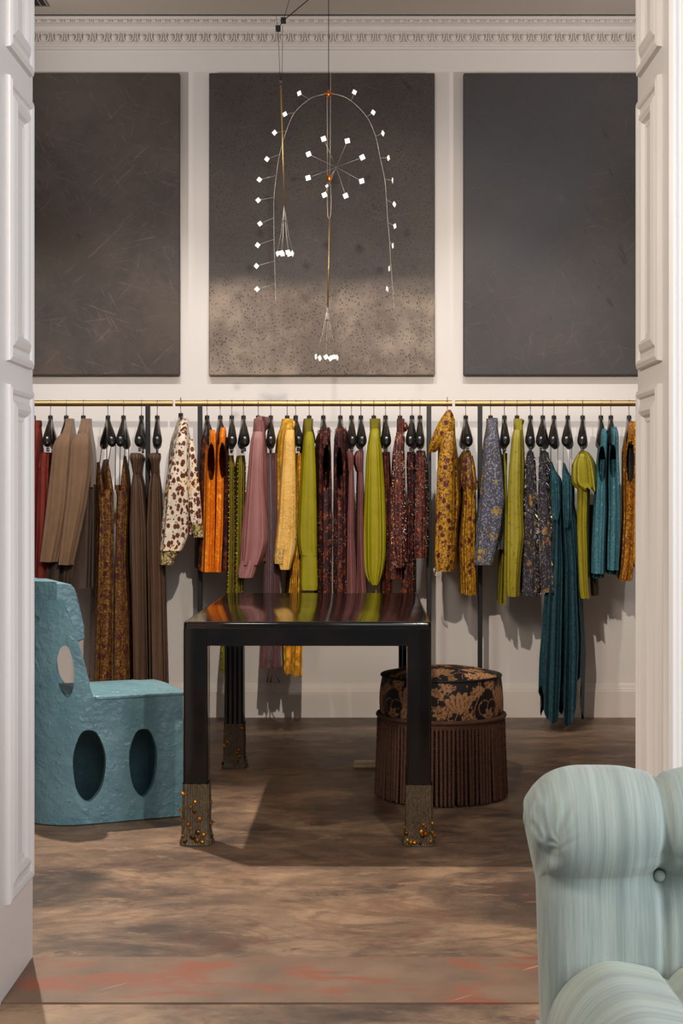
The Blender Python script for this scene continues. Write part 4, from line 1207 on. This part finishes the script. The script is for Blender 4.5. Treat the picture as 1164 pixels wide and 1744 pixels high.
    for hx, bx, lab, sh, rows, hole, back in (
        (353, 359, 'orange brocade sleeveless top with deep armhole, left one of the pair', 'left orange top', [(733,356,368,.8),(742,355,370,1),(765,353,370,1),(790,351,369.5),(818,350,369),(900,348,368),(973,345,366)], (360,787,6.5,32), [(742,345,355,.5),(770,343.5,352,.9),(850,342,349,1),(970,340,346,1)]),
        (375.4, 379, 'orange brocade sleeveless top beside the dark floral one and olive trousers', 'right orange top', [(729,375.5,386,.8),(740,373,388,1),(765,371,386,1),(790,370,384),(815,369,384),(900,367,382.5),(973,364,379)], (379,784,5.5,31), [(745,384,389,.5),(770,384,391,.9),(850,383,393,1),(972,379,392,1)])):
        g = Gm('top', lab, 'top', 'orange sleeveless tops', hx, bx, sh)
        g.loft('body', rows, f['orange'], holes=[hole], folds=(7,.05), n=120, step=2.5, hd=.224)
        g.loft('side_panel', back, f['darkfloral'], folds=(7,.06), d=7.43, hd=.17, label='dark floral side panel')
        g.done()
    for hx, bx, lab, sh, rows in (
        (395, 396, 'olive studded trousers beside the orange top, left one of the pair', 'left olive studded trousers', [(776,390,398,.8),(790,389.5,401,1),(900,390,402.5),(1000,388,401),(1100,379,391),(1144,377.5,390)]),
        (415, 418, 'olive studded trousers beside the mauve blouse, right one of the pair', 'right olive studded trousers', [(776,406,418,.8),(790,404,420,1),(900,402.5,419),(1000,401,416),(1100,390,402),(1158,387,398)])):
        g = Gm('trousers', lab, 'trousers', 'olive studded trousers', hx, bx, sh, clips=True)
        fn = g.loft('legs', rows, f['olive'], folds=(7,.07))
        g.loft('side_stripe', [(r[0], (r[1]+r[2])/2+.5, (r[1]+r[2])/2+5, 1.012) for r in rows], f['darkfloral'], folds=(7,.07), label='dark side stripe')
        g.beads('studs', fn, 46, f['goldbead'], .0040, mode='dot', cols=(-.62, .95), fr=(.03,.98))
        g.done()
    g = Gm('blouse', 'mauve satin blouse with high bow collar and gathered cuff', 'blouse', None, 440, 441, 'mauve satin blouse')
    g.loft('body', [(722,433,452,.3),(745,432,455,.7),(770,430,457,1),(860,430,460),(955,428,458)], f['rosewood'], shoulder=True, folds=(7,.05))
    g.loft('sleeve', [(735,432,449,.5),(748,428,451,.9),(775,425.5,450,1),(830,421.5,450.5),(880,416,455),(920,412.5,456.5),(945,412,450),(962,411,442)], f['mauve'], d=7.18, hd=.07, folds=(6,.08))
    g.loft('cuff', [(955,411,440),(966,407.5,438),(978,405.5,434),(984,407,431)], f['mauve'], d=7.18, hd=.062, folds=(16,.04), step=2)
    g.loft('collar', [(709,440,452),(714,436,457.5),(722,433,458),(730,432,454),(742,431,451)], f['mauve'], hd=.075, folds=(4,.06), step=2)
    g.loft('bow', [(710,446,459,.8),(718,451,460,1),(726,451,458,.9),(732,450,454,.5)], f['plum'], d=7.33, hd=.04, folds=(4,.08), step=2)
    g.done()
    g = Gm('trousers', 'plum velvet trousers with dangling ankle ties, between mauve and yellow blouses', 'trousers', None, 461.5, 462, 'plum velvet trousers', clips=True)
    g.loft('leg', [(772,452,461,.9),(790,451,462,1),(860,453,463),(1000,450,463),(1100,445,462),(1136,443,461)], f['plum'], folds=(7,.05))
    g.loft('leg', [(772,460,474,.9),(790,459,474,1),(860,461.5,475),(1000,461.5,480),(1100,463,480),(1134,462.5,482)], f['plum'], folds=(7,.05), d=7.42)
    g.tubes('ankle_tie', [[(461,1100,7.25),(462,1130,7.24),(457,1150,7.24),(455,1162,7.24)], [(463,1100,7.25),(466,1138,7.24),(473,1152,7.24),(476,1163,7.24)], [(463,1120,7.26),(464,1146,7.25),(461,1163,7.25)]], .003, f['plum'])
    g.done()
    g = Gm('blouse', 'yellow silk blouse with speckled patches and open cuff', 'blouse', None, 489.4, 492, 'yellow silk blouse')
    g.loft('body', [(724,481,500,.3),(742,474,503,.7),(775,471,506,1),(860,472,507),(940,473,507)], f['ochre'], shoulder=True, folds=(7,.05))
    fn = g.loft('sleeve', [(732,487,502,.5),(744,484,503,.9),(775,481.5,504.5,1),(830,478,506),(880,475,507),(920,471,507),(940,469,504.5),(970,478,495)], f['yellow'], d=7.17, hd=.07, folds=(5,.06))
    g.loft('cuff', [(934,469.5,487,1.02),(950,467,485,1.03),(960,468,484,1.0)], f['yellowspot'], d=7.165, hd=.07, folds=(5,.04), step=3)
    g.loft('collar', [(717,490,503),(721,488,506),(730,486,504),(740,485,502)], f['yellow'], hd=.075, folds=(4,.05), step=2)
    g.beads('speckle', fn, 260, f['cord'], .0011, mode='dot', t=(-.2,1.2), fr=(.35,.85), seed=2)
    g.done()
    g = Gm('trousers', 'ochre print trousers with slim legs behind the yellow blouse', 'trousers', None, 504, 510, 'ochre print trousers', clips=True)
    g.loft('leg', [(772,505,513,.9),(790,504,515,1),(900,502,514),(1000,495,505),(1100,484.5,500),(1146,486,500)], f['ochre'], folds=(7,.07), hem=.004)
    g.loft('leg', [(772,509,515,.8),(900,508,516,.9),(1000,506,516,1),(1100,500.5,516),(1149,500.5,515)], f['ochre'], folds=(7,.07), d=7.43, hem=.004)
    g.done()
    g = Gm('blouse', 'chartreuse blouse with a long buttoned cuff, between yellow blouse and dark floral tops', 'blouse', 'chartreuse blouses', 527, 530, 'chartreuse blouse with the long cuff')
    g.loft('body', [(742,518,534,.4),(765,514,539,.9),(800,512,540,1),(880,510,541),(1000,512,541)], f['olive'], shoulder=True, folds=(7,.04))
    g.loft('sleeve', [(735,523,532,.4),(741,519,535,.75),(752,517.5,536.5,.95),(800,514,539,1),(860,510.5,540.5),(915,508,541),(938,510.5,541),(946,513,541)], f['chartreuse'], d=7.18, hd=.065, folds=(5,.05))
    g.loft('cuff', [(940,513,540.5),(950,512.5,541.5),(1000,511.5,543),(1005,513,542)], f['chartreuse'], d=7.178, hd=.062, folds=(4,.03), step=3)
    g.done()
    for hx, bx, lab, sh, rows, hole in (
        (551, 555, 'dark burgundy floral sleeveless top with beaded collar, beside the chartreuse cuffed blouse', 'left dark floral top', [(731,547,562,.7),(742,543,564,1),(770,541,565.5,1),(832,540.5,567),(900,541,566),(1015,540,566)], (556.5,795,6.2,38)),
        (580, 577, 'dark burgundy floral sleeveless top with beaded collar, beside the dusty rose trousers', 'right dark floral top', [(730,573,589,.7),(741,569,591,1),(768,567.5,591,1),(832,567.5,591),(900,567,591),(1015,567,592)], (578.5,797,5.2,36))):
        g = Gm('top', lab, 'top', 'dark floral sleeveless tops', hx, bx, sh)
        fn = g.loft('body', rows, f['darkfloral'], holes=[hole], folds=(8,.05), n=120, step=2.5, hd=.224)
        cf = g.loft('collar', [(728,hx-6+(bx-hx)*.4,hx+10+(bx-hx)*.4),(734,hx-8+(bx-hx)*.4,hx+11+(bx-hx)*.4),(742,hx-8,hx+12)], f['rustfloral'], hd=.085, folds=(5,.03), step=2)
        g.beads('beaded_trim', cf, 170, f['pewter'], .0016, t=(-PI,PI), length=.011, parent='collar')
        g.beads('beads', fn, 90, f['bead'], .0018, mode='dot', t=(-1.2,1.2), fr=(.5,1), seed=5)
        g.done()
    for hx, bx, lab, sh, r1, r2 in (
        (599, 600.5, 'dusty rose trousers with tied waist, left one of the pair', 'left dusty rose trousers', [(800,594,603,.9),(830,593,604,1),(900,590.5,604),(1016,588,610)], [(768,589.5,601,.95),(776,591,603,1),(790,593,603,.95),(802,594,602.5,.9)]),
        (615, 617, 'dusty rose trousers with tied waist, beside the chartreuse puff sleeve blouse', 'right dusty rose trousers', [(800,610,619,.9),(830,609.5,620,1),(900,608.5,620),(1016,610,626)], [(768,608,620,.95),(776,603.5,620,1),(790,605,619.5,.95),(802,609,619,.9)])):
        g = Gm('trousers', lab, 'trousers', 'dusty rose trousers', hx, bx, sh, clips=True)
        g.loft('legs', r1, f['rosewood'], folds=(8,.07))
        g.loft('waistband', r2, f['rosewood'], folds=(13,.04), step=2, hd=.192)
        g.done()
    g = Gm('blouse', 'chartreuse blouse with a gathered puff sleeve tied at the wrist, beside the rust beaded blouse', 'blouse', 'chartreuse blouses', 637, 636, 'chartreuse puff sleeve blouse')
    g.loft('body', [(742,630,648,.5),(770,625,650,.9),(830,623,654,1),(960,626,654)], f['olive'], shoulder=True, folds=(7,.05))
    g.loft('shoulder', [(730,633,645,.5),(734,630.5,647,.8),(745,628.5,648,1),(761,625.5,650,1)], f['chartreuse'], d=7.2, hd=.075, folds=(3,.02), step=2)
    g.loft('sleeve', [(757,626.5,649,.9),(775,624.5,651.5,1),(830,622,655),(900,620.5,657.5),(945,621,657),(970,622.5,653.5),(985,626,649),(996,635,644)], f['chartreuse'], d=7.18, hd=.09, folds=(8,.09))
    g.tubes('wrist_tie', [[(640,994,7.17),(641,1004,7.165),(640.5,1016,7.16)]], .004, f['chartreuse'])
    g.done()
    g = Gm('skirt', 'narrow rust skirt between the chartreuse puff sleeve and the rust beaded blouse', 'skirt', 'rust beaded clothes', 657, 658.7, 'narrow rust skirt', clips=True)
    g.loft('body', [(770,652,664.5),(800,652,666),(900,654,669),(1018,650,668)], f['rustfloral'], folds=(7,.06))
    g.done()
    g = Gm('blouse', 'rust beaded blouse with a knotted neck', 'blouse', 'rust beaded clothes', 681.7, 682, 'rust beaded blouse')
    g.loft('body', [(738,676,689,.5),(765,669,688,.9),(830,665,690,1),(900,662,690),(985,660,688)], f['rustfloral'], shoulder=True, folds=(7,.05))
    fn = g.loft('sleeve', [(738,675,688,.5),(752,671.5,688.5,.9),(800,669,689.5,1),(860,668,691),(920,668,692),(960,672,691.5),(967,676,687)], f['rustfloral'], d=7.185, hd=.065, folds=(5,.06))
    fn2 = g.loft('sleeve', [(830,662,668,.6),(900,661,672,1),(945,659,672),(978,659,665)], f['rustfloral'], d=7.26, hd=.06, folds=(5,.06))
    g.loft('collar', [(720,679,690),(724,677,692),(732,677,688.5),(742,676.5,687.5)], f['rustfloral'], hd=.06, folds=(4,.05), step=2)
    g.loft('knot', [(719.5,687,692,.6),(724,687.5,694.5,1),(730,688,694.5,1),(735,688,691,.5)], f['rustfloral'], d=7.32, hd=.025, folds=(4,.08), step=1.5)
    g.beads('beads', fn, 240, f['bead'], .0017, mode='drop', t=(-1.25,1.25), seed=3, length=.007)
    g.beads('beads', fn2, 50, f['bead'], .0017, mode='drop', t=(-1.2,1.2), seed=4, length=.007)
    g.done()
    for hx, bx, lab, sh, rows, cnt in (
        (702, 699, 'rust and black sequinned skirt, left one of the pair beside the rust beaded blouse', 'left rust sequinned skirt', [(770,693.5,705,.9),(790,692,706,1),(850,694,706),(950,690,706),(1010,682,706)], 110),
        (715.7, 715.5, 'rust and black sequinned skirt with white sequins, beside the black post and gold floral jacket', 'right rust sequinned skirt', [(768,709,724,.9),(785,707,727,1),(850,706,729),(920,704,729),(950,705,728)], 260)):
        g = Gm('skirt', lab, 'skirt', 'rust beaded clothes', hx, bx, sh, clips=True)
        fn = g.loft('body', rows, f['darkfloral'] if hx < 710 else f['rustfloral'], folds=(7,.06))
        g.beads('sequins', fn, cnt, f['bead'], .0019, mode='dot', t=(-1.3,1.3), fr=(.02,.95), seed=6)
        g.done()
    g = Gm('jacket', 'gold and burgundy floral jacket with wide lapel and buckled cuff', 'jacket', 'gold floral clothes', 762.4, 764, 'gold floral jacket', zoff=.014)
    g.loft('body', [(722,752,775,.35),(745,747,776,.8),(790,746,782,1),(850,750,786),(900,752,780),(965,748,778)], f['goldfloral'], shoulder=True, folds=(7,.05))
    g.loft('sleeve', [(735,757,774,.5),(755,751,775.5,.9),(790,746,775,1),(850,743.5,774),(920,742,773.5),(940,740.5,774),(956,742,773),(973,743.5,771)], f['goldfloral'], d=7.175, hd=.07, folds=(5,.06))
    g.loft('lapel', [(698,762,768,.4),(706,756,772,.7),(720,747,775,.9),(740,738,770,1),(756,732,755,.9),(770,729.5,741,.5)], f['goldfloral'], d=7.25, hd=.05, folds=(4,.06), step=2)
    m = MB()
    for a, b in (((739,968),(747,973)), ((747,973),(748,985)), ((748,985),(741,978)), ((741,978),(739,968)), ((741,966),(749,971)), ((744,971),(744,983))):
        m.tube([W(*a, 7.13), W(*b, 7.13)], .0018, 6)
    g.raw('buckle', m, f['bead'], label='silver buckle')
    g.done()
    g = Gm('dress', 'gold and burgundy floral dress with a flounced top, beside the buckled jacket', 'dress', 'gold floral clothes', 793.7, 798, 'gold floral flounced dress', clips=True)
    g.loft('body', [(776,786,806,.8),(800,785,811,1),(850,789,811),(930,782.5,811),(1012,785.5,813)], f['goldfloral'], folds=(8,.06))
    g.loft('flounce', [(768,790,801,.8),(778,784,805,.95),(800,780,809,1.03),(820,777,814,1.06),(831,780,815.5,1.06)], f['olivefloral'], folds=(10,.05), hem=.012, step=2.5)
    g.done()
    # ---------------- right rail
    g = Gm('jacket', 'blue grey tweed jacket with gold flecks', 'jacket', None, 836, 838, 'blue grey tweed jacket')
    g.loft('body', [(728,829,848,.35),(750,824,851,.8),(780,822,856,1),(850,820,860),(920,818,860),(935,822,859)], f['tweed'], shoulder=True, folds=(7,.04))
    g.loft('sleeve', [(735,831,847,.5),(750,824.5,849.5,.9),(800,822,856,1),(850,818,860),(900,813.5,853),(962,808.5,839)], f['tweed'], d=7.18, hd=.075, folds=(5,.05))
    g.loft('collar', [(712,837,848),(716,833,849),(726,830,849),(738,829,849)], f['tweed'], hd=.07, folds=(3,.04), step=2)
    g.done()
    g = Gm('trousers', 'olive green trousers, narrow, between the tweed jacket and the lime blouse', 'trousers', None, 859.6, 861, 'narrow olive green trousers', clips=True)
    g.loft('leg', [(772,856,860.5,.8),(800,857,863,1),(900,858.5,864.5),(1029,857.5,862.5)], f['lime'], folds=(5,.05))
    g.loft('leg', [(772,857,864,.7),(860,853,862,.9),(960,850,860,1),(1027,847.5,858)], f['olive'], folds=(7,.06), d=7.45, hd=.15)
    g.done()
    g = Gm('blouse', 'lime satin blouse with high neck, beside the sequinned tweed skirts', 'blouse', 'lime satin clothes', 881, 882, 'lime satin blouse')
    g.loft('body', [(728,875,890,.35),(750,873,892,.8),(790,869,894,1),(860,868,893),(940,866,892)], f['lime'], shoulder=True, folds=(7,.05))
    g.loft('sleeve', [(732,875,888,.5),(748,871.5,888.5,.9),(800,867,888.5,1),(850,864.5,889),(915,863.5,892.5),(945,864,888),(1000,863.5,884),(1016,866,883)], f['lime'], d=7.18, hd=.07, folds=(5,.06))
    g.loft('collar', [(715,881,893),(720,877,892.5),(728,876,888),(740,874,888)], f['lime'], hd=.065, folds=(4,.05), step=2)
    g.done()
    for hx, bx, lab, sh, rows in (
        (904, 903, 'charcoal tweed skirt with long sequin fringe, beside the lime blouse', 'left sequin fringed tweed skirt', [(769,898,907,.9),(785,894,911,1),(850,892.5,913.5),(930,888,917),(1010,885,920),(1014,888,919)]),
        (925, 921, 'charcoal tweed skirt with sequin fringe and gold streaks, beside the teal dresses', 'right sequin fringed tweed skirt', [(768,919,929,.9),(785,916,932,1),(850,914.5,936.5),(930,918,945),(1004,920,950),(1008,922,949)])):
        g = Gm('skirt', lab, 'skirt', 'sequin fringed tweed skirts', hx, bx, sh, clips=True)
        fn = g.loft('body', rows, f['darktweed'], folds=(7,.05), d=7.4 if hx < 910 else 7.42)
        g.beads('sequin_fringe', fn, 420, f['pewter'], .0012, t=(-1.45,1.45), seed=8, length=.016)
        g.beads('gold_fringe', fn, 90, f['goldbead'], .0012, t=(-.2,1.3), fr=(.3,1), seed=9, length=.016)
        g.done()
    for hx, bx, lab, sh, bod, sk, pts, straps in (
        (944, 942, 'long teal lace dress with handkerchief hem, beside the sequin fringed skirt', 'left teal dress', [(786,938,940,.3),(800,936.5,943,.75),(814,935.5,954,1),(830,936,956),(870,938,956.5),(886,941,951)],
         [(850,938,957,.9),(900,939,958,1),(960,932,962),(1020,926,962),(1120,918.5,960),(1168,918,956)], (.55, 62, 3.0, -.5),
         [[(937.5,757,7.2),(938,790,7.2)], [(939.5,757,7.21),(939,790,7.21)], [(951,748,7.3),(950.5,815,7.25)]]),
        (967.5, 965, 'long teal lace dress with handkerchief hem, beside the lime flounced dress', 'right teal dress', [(788,959,961,.3),(804,957,966,.75),(818,956,974,1),(840,956.5,975),(880,958,974),(896,962,970)],
         [(856,957,975,.9),(900,958,982,1),(960,962,986),(1020,962,988),(1080,958,993),(1152,955,989)], (.55, 84, 3.0, .6),
         [[(960,757,7.2),(960,792,7.2)], [(971.5,757,7.25),(971,822,7.22)], [(974.5,757,7.3),(974,822,7.25)]])):
        g = Gm('dress', lab, 'dress', 'teal lace dresses', hx, bx, sh)
        g.loft('bodice', bod, f['teal'], folds=(7,.05), hd=.192, hem=.01, step=3)
        g.loft('skirt', sk, f['tealchiffon'], folds=(8,.12), hd=.18, d=7.42, points=pts, n=140)
        g.tubes('strap', straps, .0016, f['tealcord'])
        g.done()
    g = Gm('dress', 'lime satin dress with a flounced cape top, between teal dresses and teal tops', 'dress', 'lime satin clothes', 993, 992, 'lime satin flounced dress', clips=True)
    g.loft('body', [(775,984,1002,.9),(830,982,1003,1),(900,982,1001),(1000,986,1003),(1018,988,1004.5)], f['lime'], folds=(7,.06))
    g.loft('flounce', [(768,987,998,.85),(774,981,1005,1),(790,972,1013,1.04),(815,970.5,1017,1.06),(826,972,1017.5,1.06),(834,990,1016,1.05)], f['lime'], folds=(8,.06), hem=.014, step=2.5)
    g.loft('underskirt', [(860,1000,1010,1),(960,1000,1016,1),(1014,1000,1018,1)], f['taupe'], folds=(7,.06), d=7.5, hd=.10, label='dark underskirt')
    g.done()
    for hx, bx, lab, sh, rows, hole in (
        (1024, 1026, 'teal brocade sleeveless top, left one of the pair, beside the lime flounced dress', 'left teal top', [(731,1023,1032,.8),(742,1020,1035,1),(775,1017,1034,1),(815,1014,1032),(870,1010,1033.5),(930,1007,1031),(976,1006,1030)], (1026,790,6.2,31)),
        (1041, 1045, 'teal brocade sleeveless top, right one of the pair, beside the gold top', 'right teal top', [(728,1039.5,1050,.8),(740,1037.5,1053,1),(775,1036,1053,1),(812,1035,1055),(870,1035.5,1056),(930,1033.5,1055),(970,1033,1053)], (1044.5,785,5.6,29))):
        g = Gm('top', lab, 'top', 'teal brocade tops', hx, bx, sh)
        g.loft('body', rows, f['tealbrocade'], holes=[hole], folds=(7,.05), n=120, step=2.5, hd=.224)
        g.loft('lining', [(r[0]+8, r[1]+2.5, r[2]-2.5, r[3]*.93 if len(r) > 3 else .93) for r in rows[2:]], f['teal'], folds=(7,.05))
        g.done()
    g = Gm('top', 'gold lurex sleeveless top at the right end of the rail, by the doorway', 'top', None, 1072, 1075, 'gold lurex top by the right doorway')
    g.loft('body', [(718,1070,1083,.5),(730,1067,1086,.85),(740,1065,1087,1),(765,1060,1088,1),(822,1060,1090),(880,1061,1086),(940,1058,1082),(988,1053,1076)], f['goldlurex'], holes=[(1074.5,787,7,36)], folds=(7,.05), n=120, step=2.5, hd=.224)
    g.loft('lining', [(750,1064,1085,.9),(830,1063,1086,.92),(970,1060,1076,.92)], f['lining'], folds=(7,.03))
    g.loft('side_panel', [(745,1083,1090,.7),(800,1082,1094,1),(880,1078,1097),(950,1077,1096),(965,1080,1095)], f['palegold'], d=7.24, hd=.07, folds=(6,.06), label='pale gold floral panel')
    g.done()
# ------------------------------------------------------------------ camera and light
def camera():
    c = bpy.data.cameras.new('camera'); o = bpy.data.objects.new('camera', c); COL.objects.link(o)
    o.location = (0, 0, H); o.rotation_euler = (PI/2, 0, 0)
    c.sensor_fit = 'VERTICAL'; c.sensor_height = 36.0; c.lens = 36.0*F/1744
    c.shift_x = -(VX-582)/1744; c.shift_y = -(872-VY)/1744
    c.clip_start = .05; SC.camera = o
def spot(name, loc, aim, watts, size, blend, rad, col):
    l = bpy.data.lights.new(name, 'SPOT'); l.energy = watts; l.spot_size = math.radians(size); l.spot_blend = blend
    l.shadow_soft_size = rad; l.color = col
    o = bpy.data.objects.new(name, l); COL.objects.link(o); o.location = loc
    o.rotation_euler = (Vector(aim)-Vector(loc)).to_track_quat('-Z', 'Y').to_euler(); return o
def area(name, loc, aim, watts, sx, sy, col):
    l = bpy.data.lights.new(name, 'AREA'); l.energy = watts; l.shape = 'RECTANGLE'; l.size = sx; l.size_y = sy; l.color = col
    o = bpy.data.objects.new(name, l); COL.objects.link(o); o.location = loc
    o.rotation_euler = (Vector(aim)-Vector(loc)).to_track_quat('-Z', 'Y').to_euler(); return o
def lights():
    warm = (1.0, .88, .75); soft = (1.0, .968, .935)
    # ceiling spots washing the back wall and the clothes
    for x in (-1.9, -1.05, -.2, .65, 1.5):
        spot('ceiling_spot', (x, 6.05, 3.6), (x, 7.8, 1.25), 98, 50, .8, .04, soft)
    # key lamp just inside the front room, above the camera
    spot('front_spot', (-.08, 3.15, 2.55), (0, 7.8, 1.05), 330, 56, .6, .02, (1.0, .87, .74))
    spot('front_spot', (.75, 2.3, 2.6), (-.55, 5.6, .3), 125, 34, .6, .03, warm)
    # spot on the table and the floor in front of it
    spot('table_spot', (-1.45, 6.0, 3.6), (-.1, 4.4, 0), 580, 52, .7, .03, warm)
    # daylight in the front room, from windows to the right behind the camera
    area('window_light', (3.4, .4, 1.9), (-.8, 3.2, 1.2), 165, 2.2, 2.4, (.90, .94, 1.0))
    area('window_light', (1.0, -1.2, 2.6), (.6, 2.6, .6), 30, 2.0, 1.6, (.93, .96, 1.0))
    area('jamb_fill', (-1.0, 1.7, 2.4), (.7, 3.5, 1.4), 46, .5, .5, warm)  # added warm fill from the left for the right jamb
    for x in (-1.9, 1.9):  # unseen point fills, added to lift the upper wall and ceiling
        l = bpy.data.lights.new('room_fill', 'POINT'); l.energy = 9; l.shadow_soft_size = .12; l.color = soft
        o = bpy.data.objects.new('room_fill', l); COL.objects.link(o); o.location = (x, 4.5, 2.9)
    for x in (-2.5, 2.5):  # unseen uplights, added to brighten the upper wall and cornice
        spot('upper_wall_fill', (x, 6.2, 2.7), (-x*.12, 7.8, 3.75), 78, 84, .9, .1, soft)
    area('ceiling_fill', (0, 5.4, 3.62), (0, 5.4, 0), 7, 3.5, 2.2, soft)  # added soft overhead fill, no fixture behind it
    w = bpy.data.worlds.new('world'); SC.world = w; w.use_nodes = True
    bg = w.node_tree.nodes['Background']; bg.inputs[0].default_value = (.82, .86, .92, 1); bg.inputs[1].default_value = .22
    SC.view_settings.view_transform = 'Standard'; SC.view_settings.look = 'None'
    SC.view_settings.gamma = 1.0; SC.view_settings.use_curve_mapping = False; SC.view_settings.exposure = 0.0

camera(); lights(); room(); paintings(); table(); pouf(); chair(); armchair(); slats(); mobiles(); rails(); clothes()
bpy.context.view_layer.update()
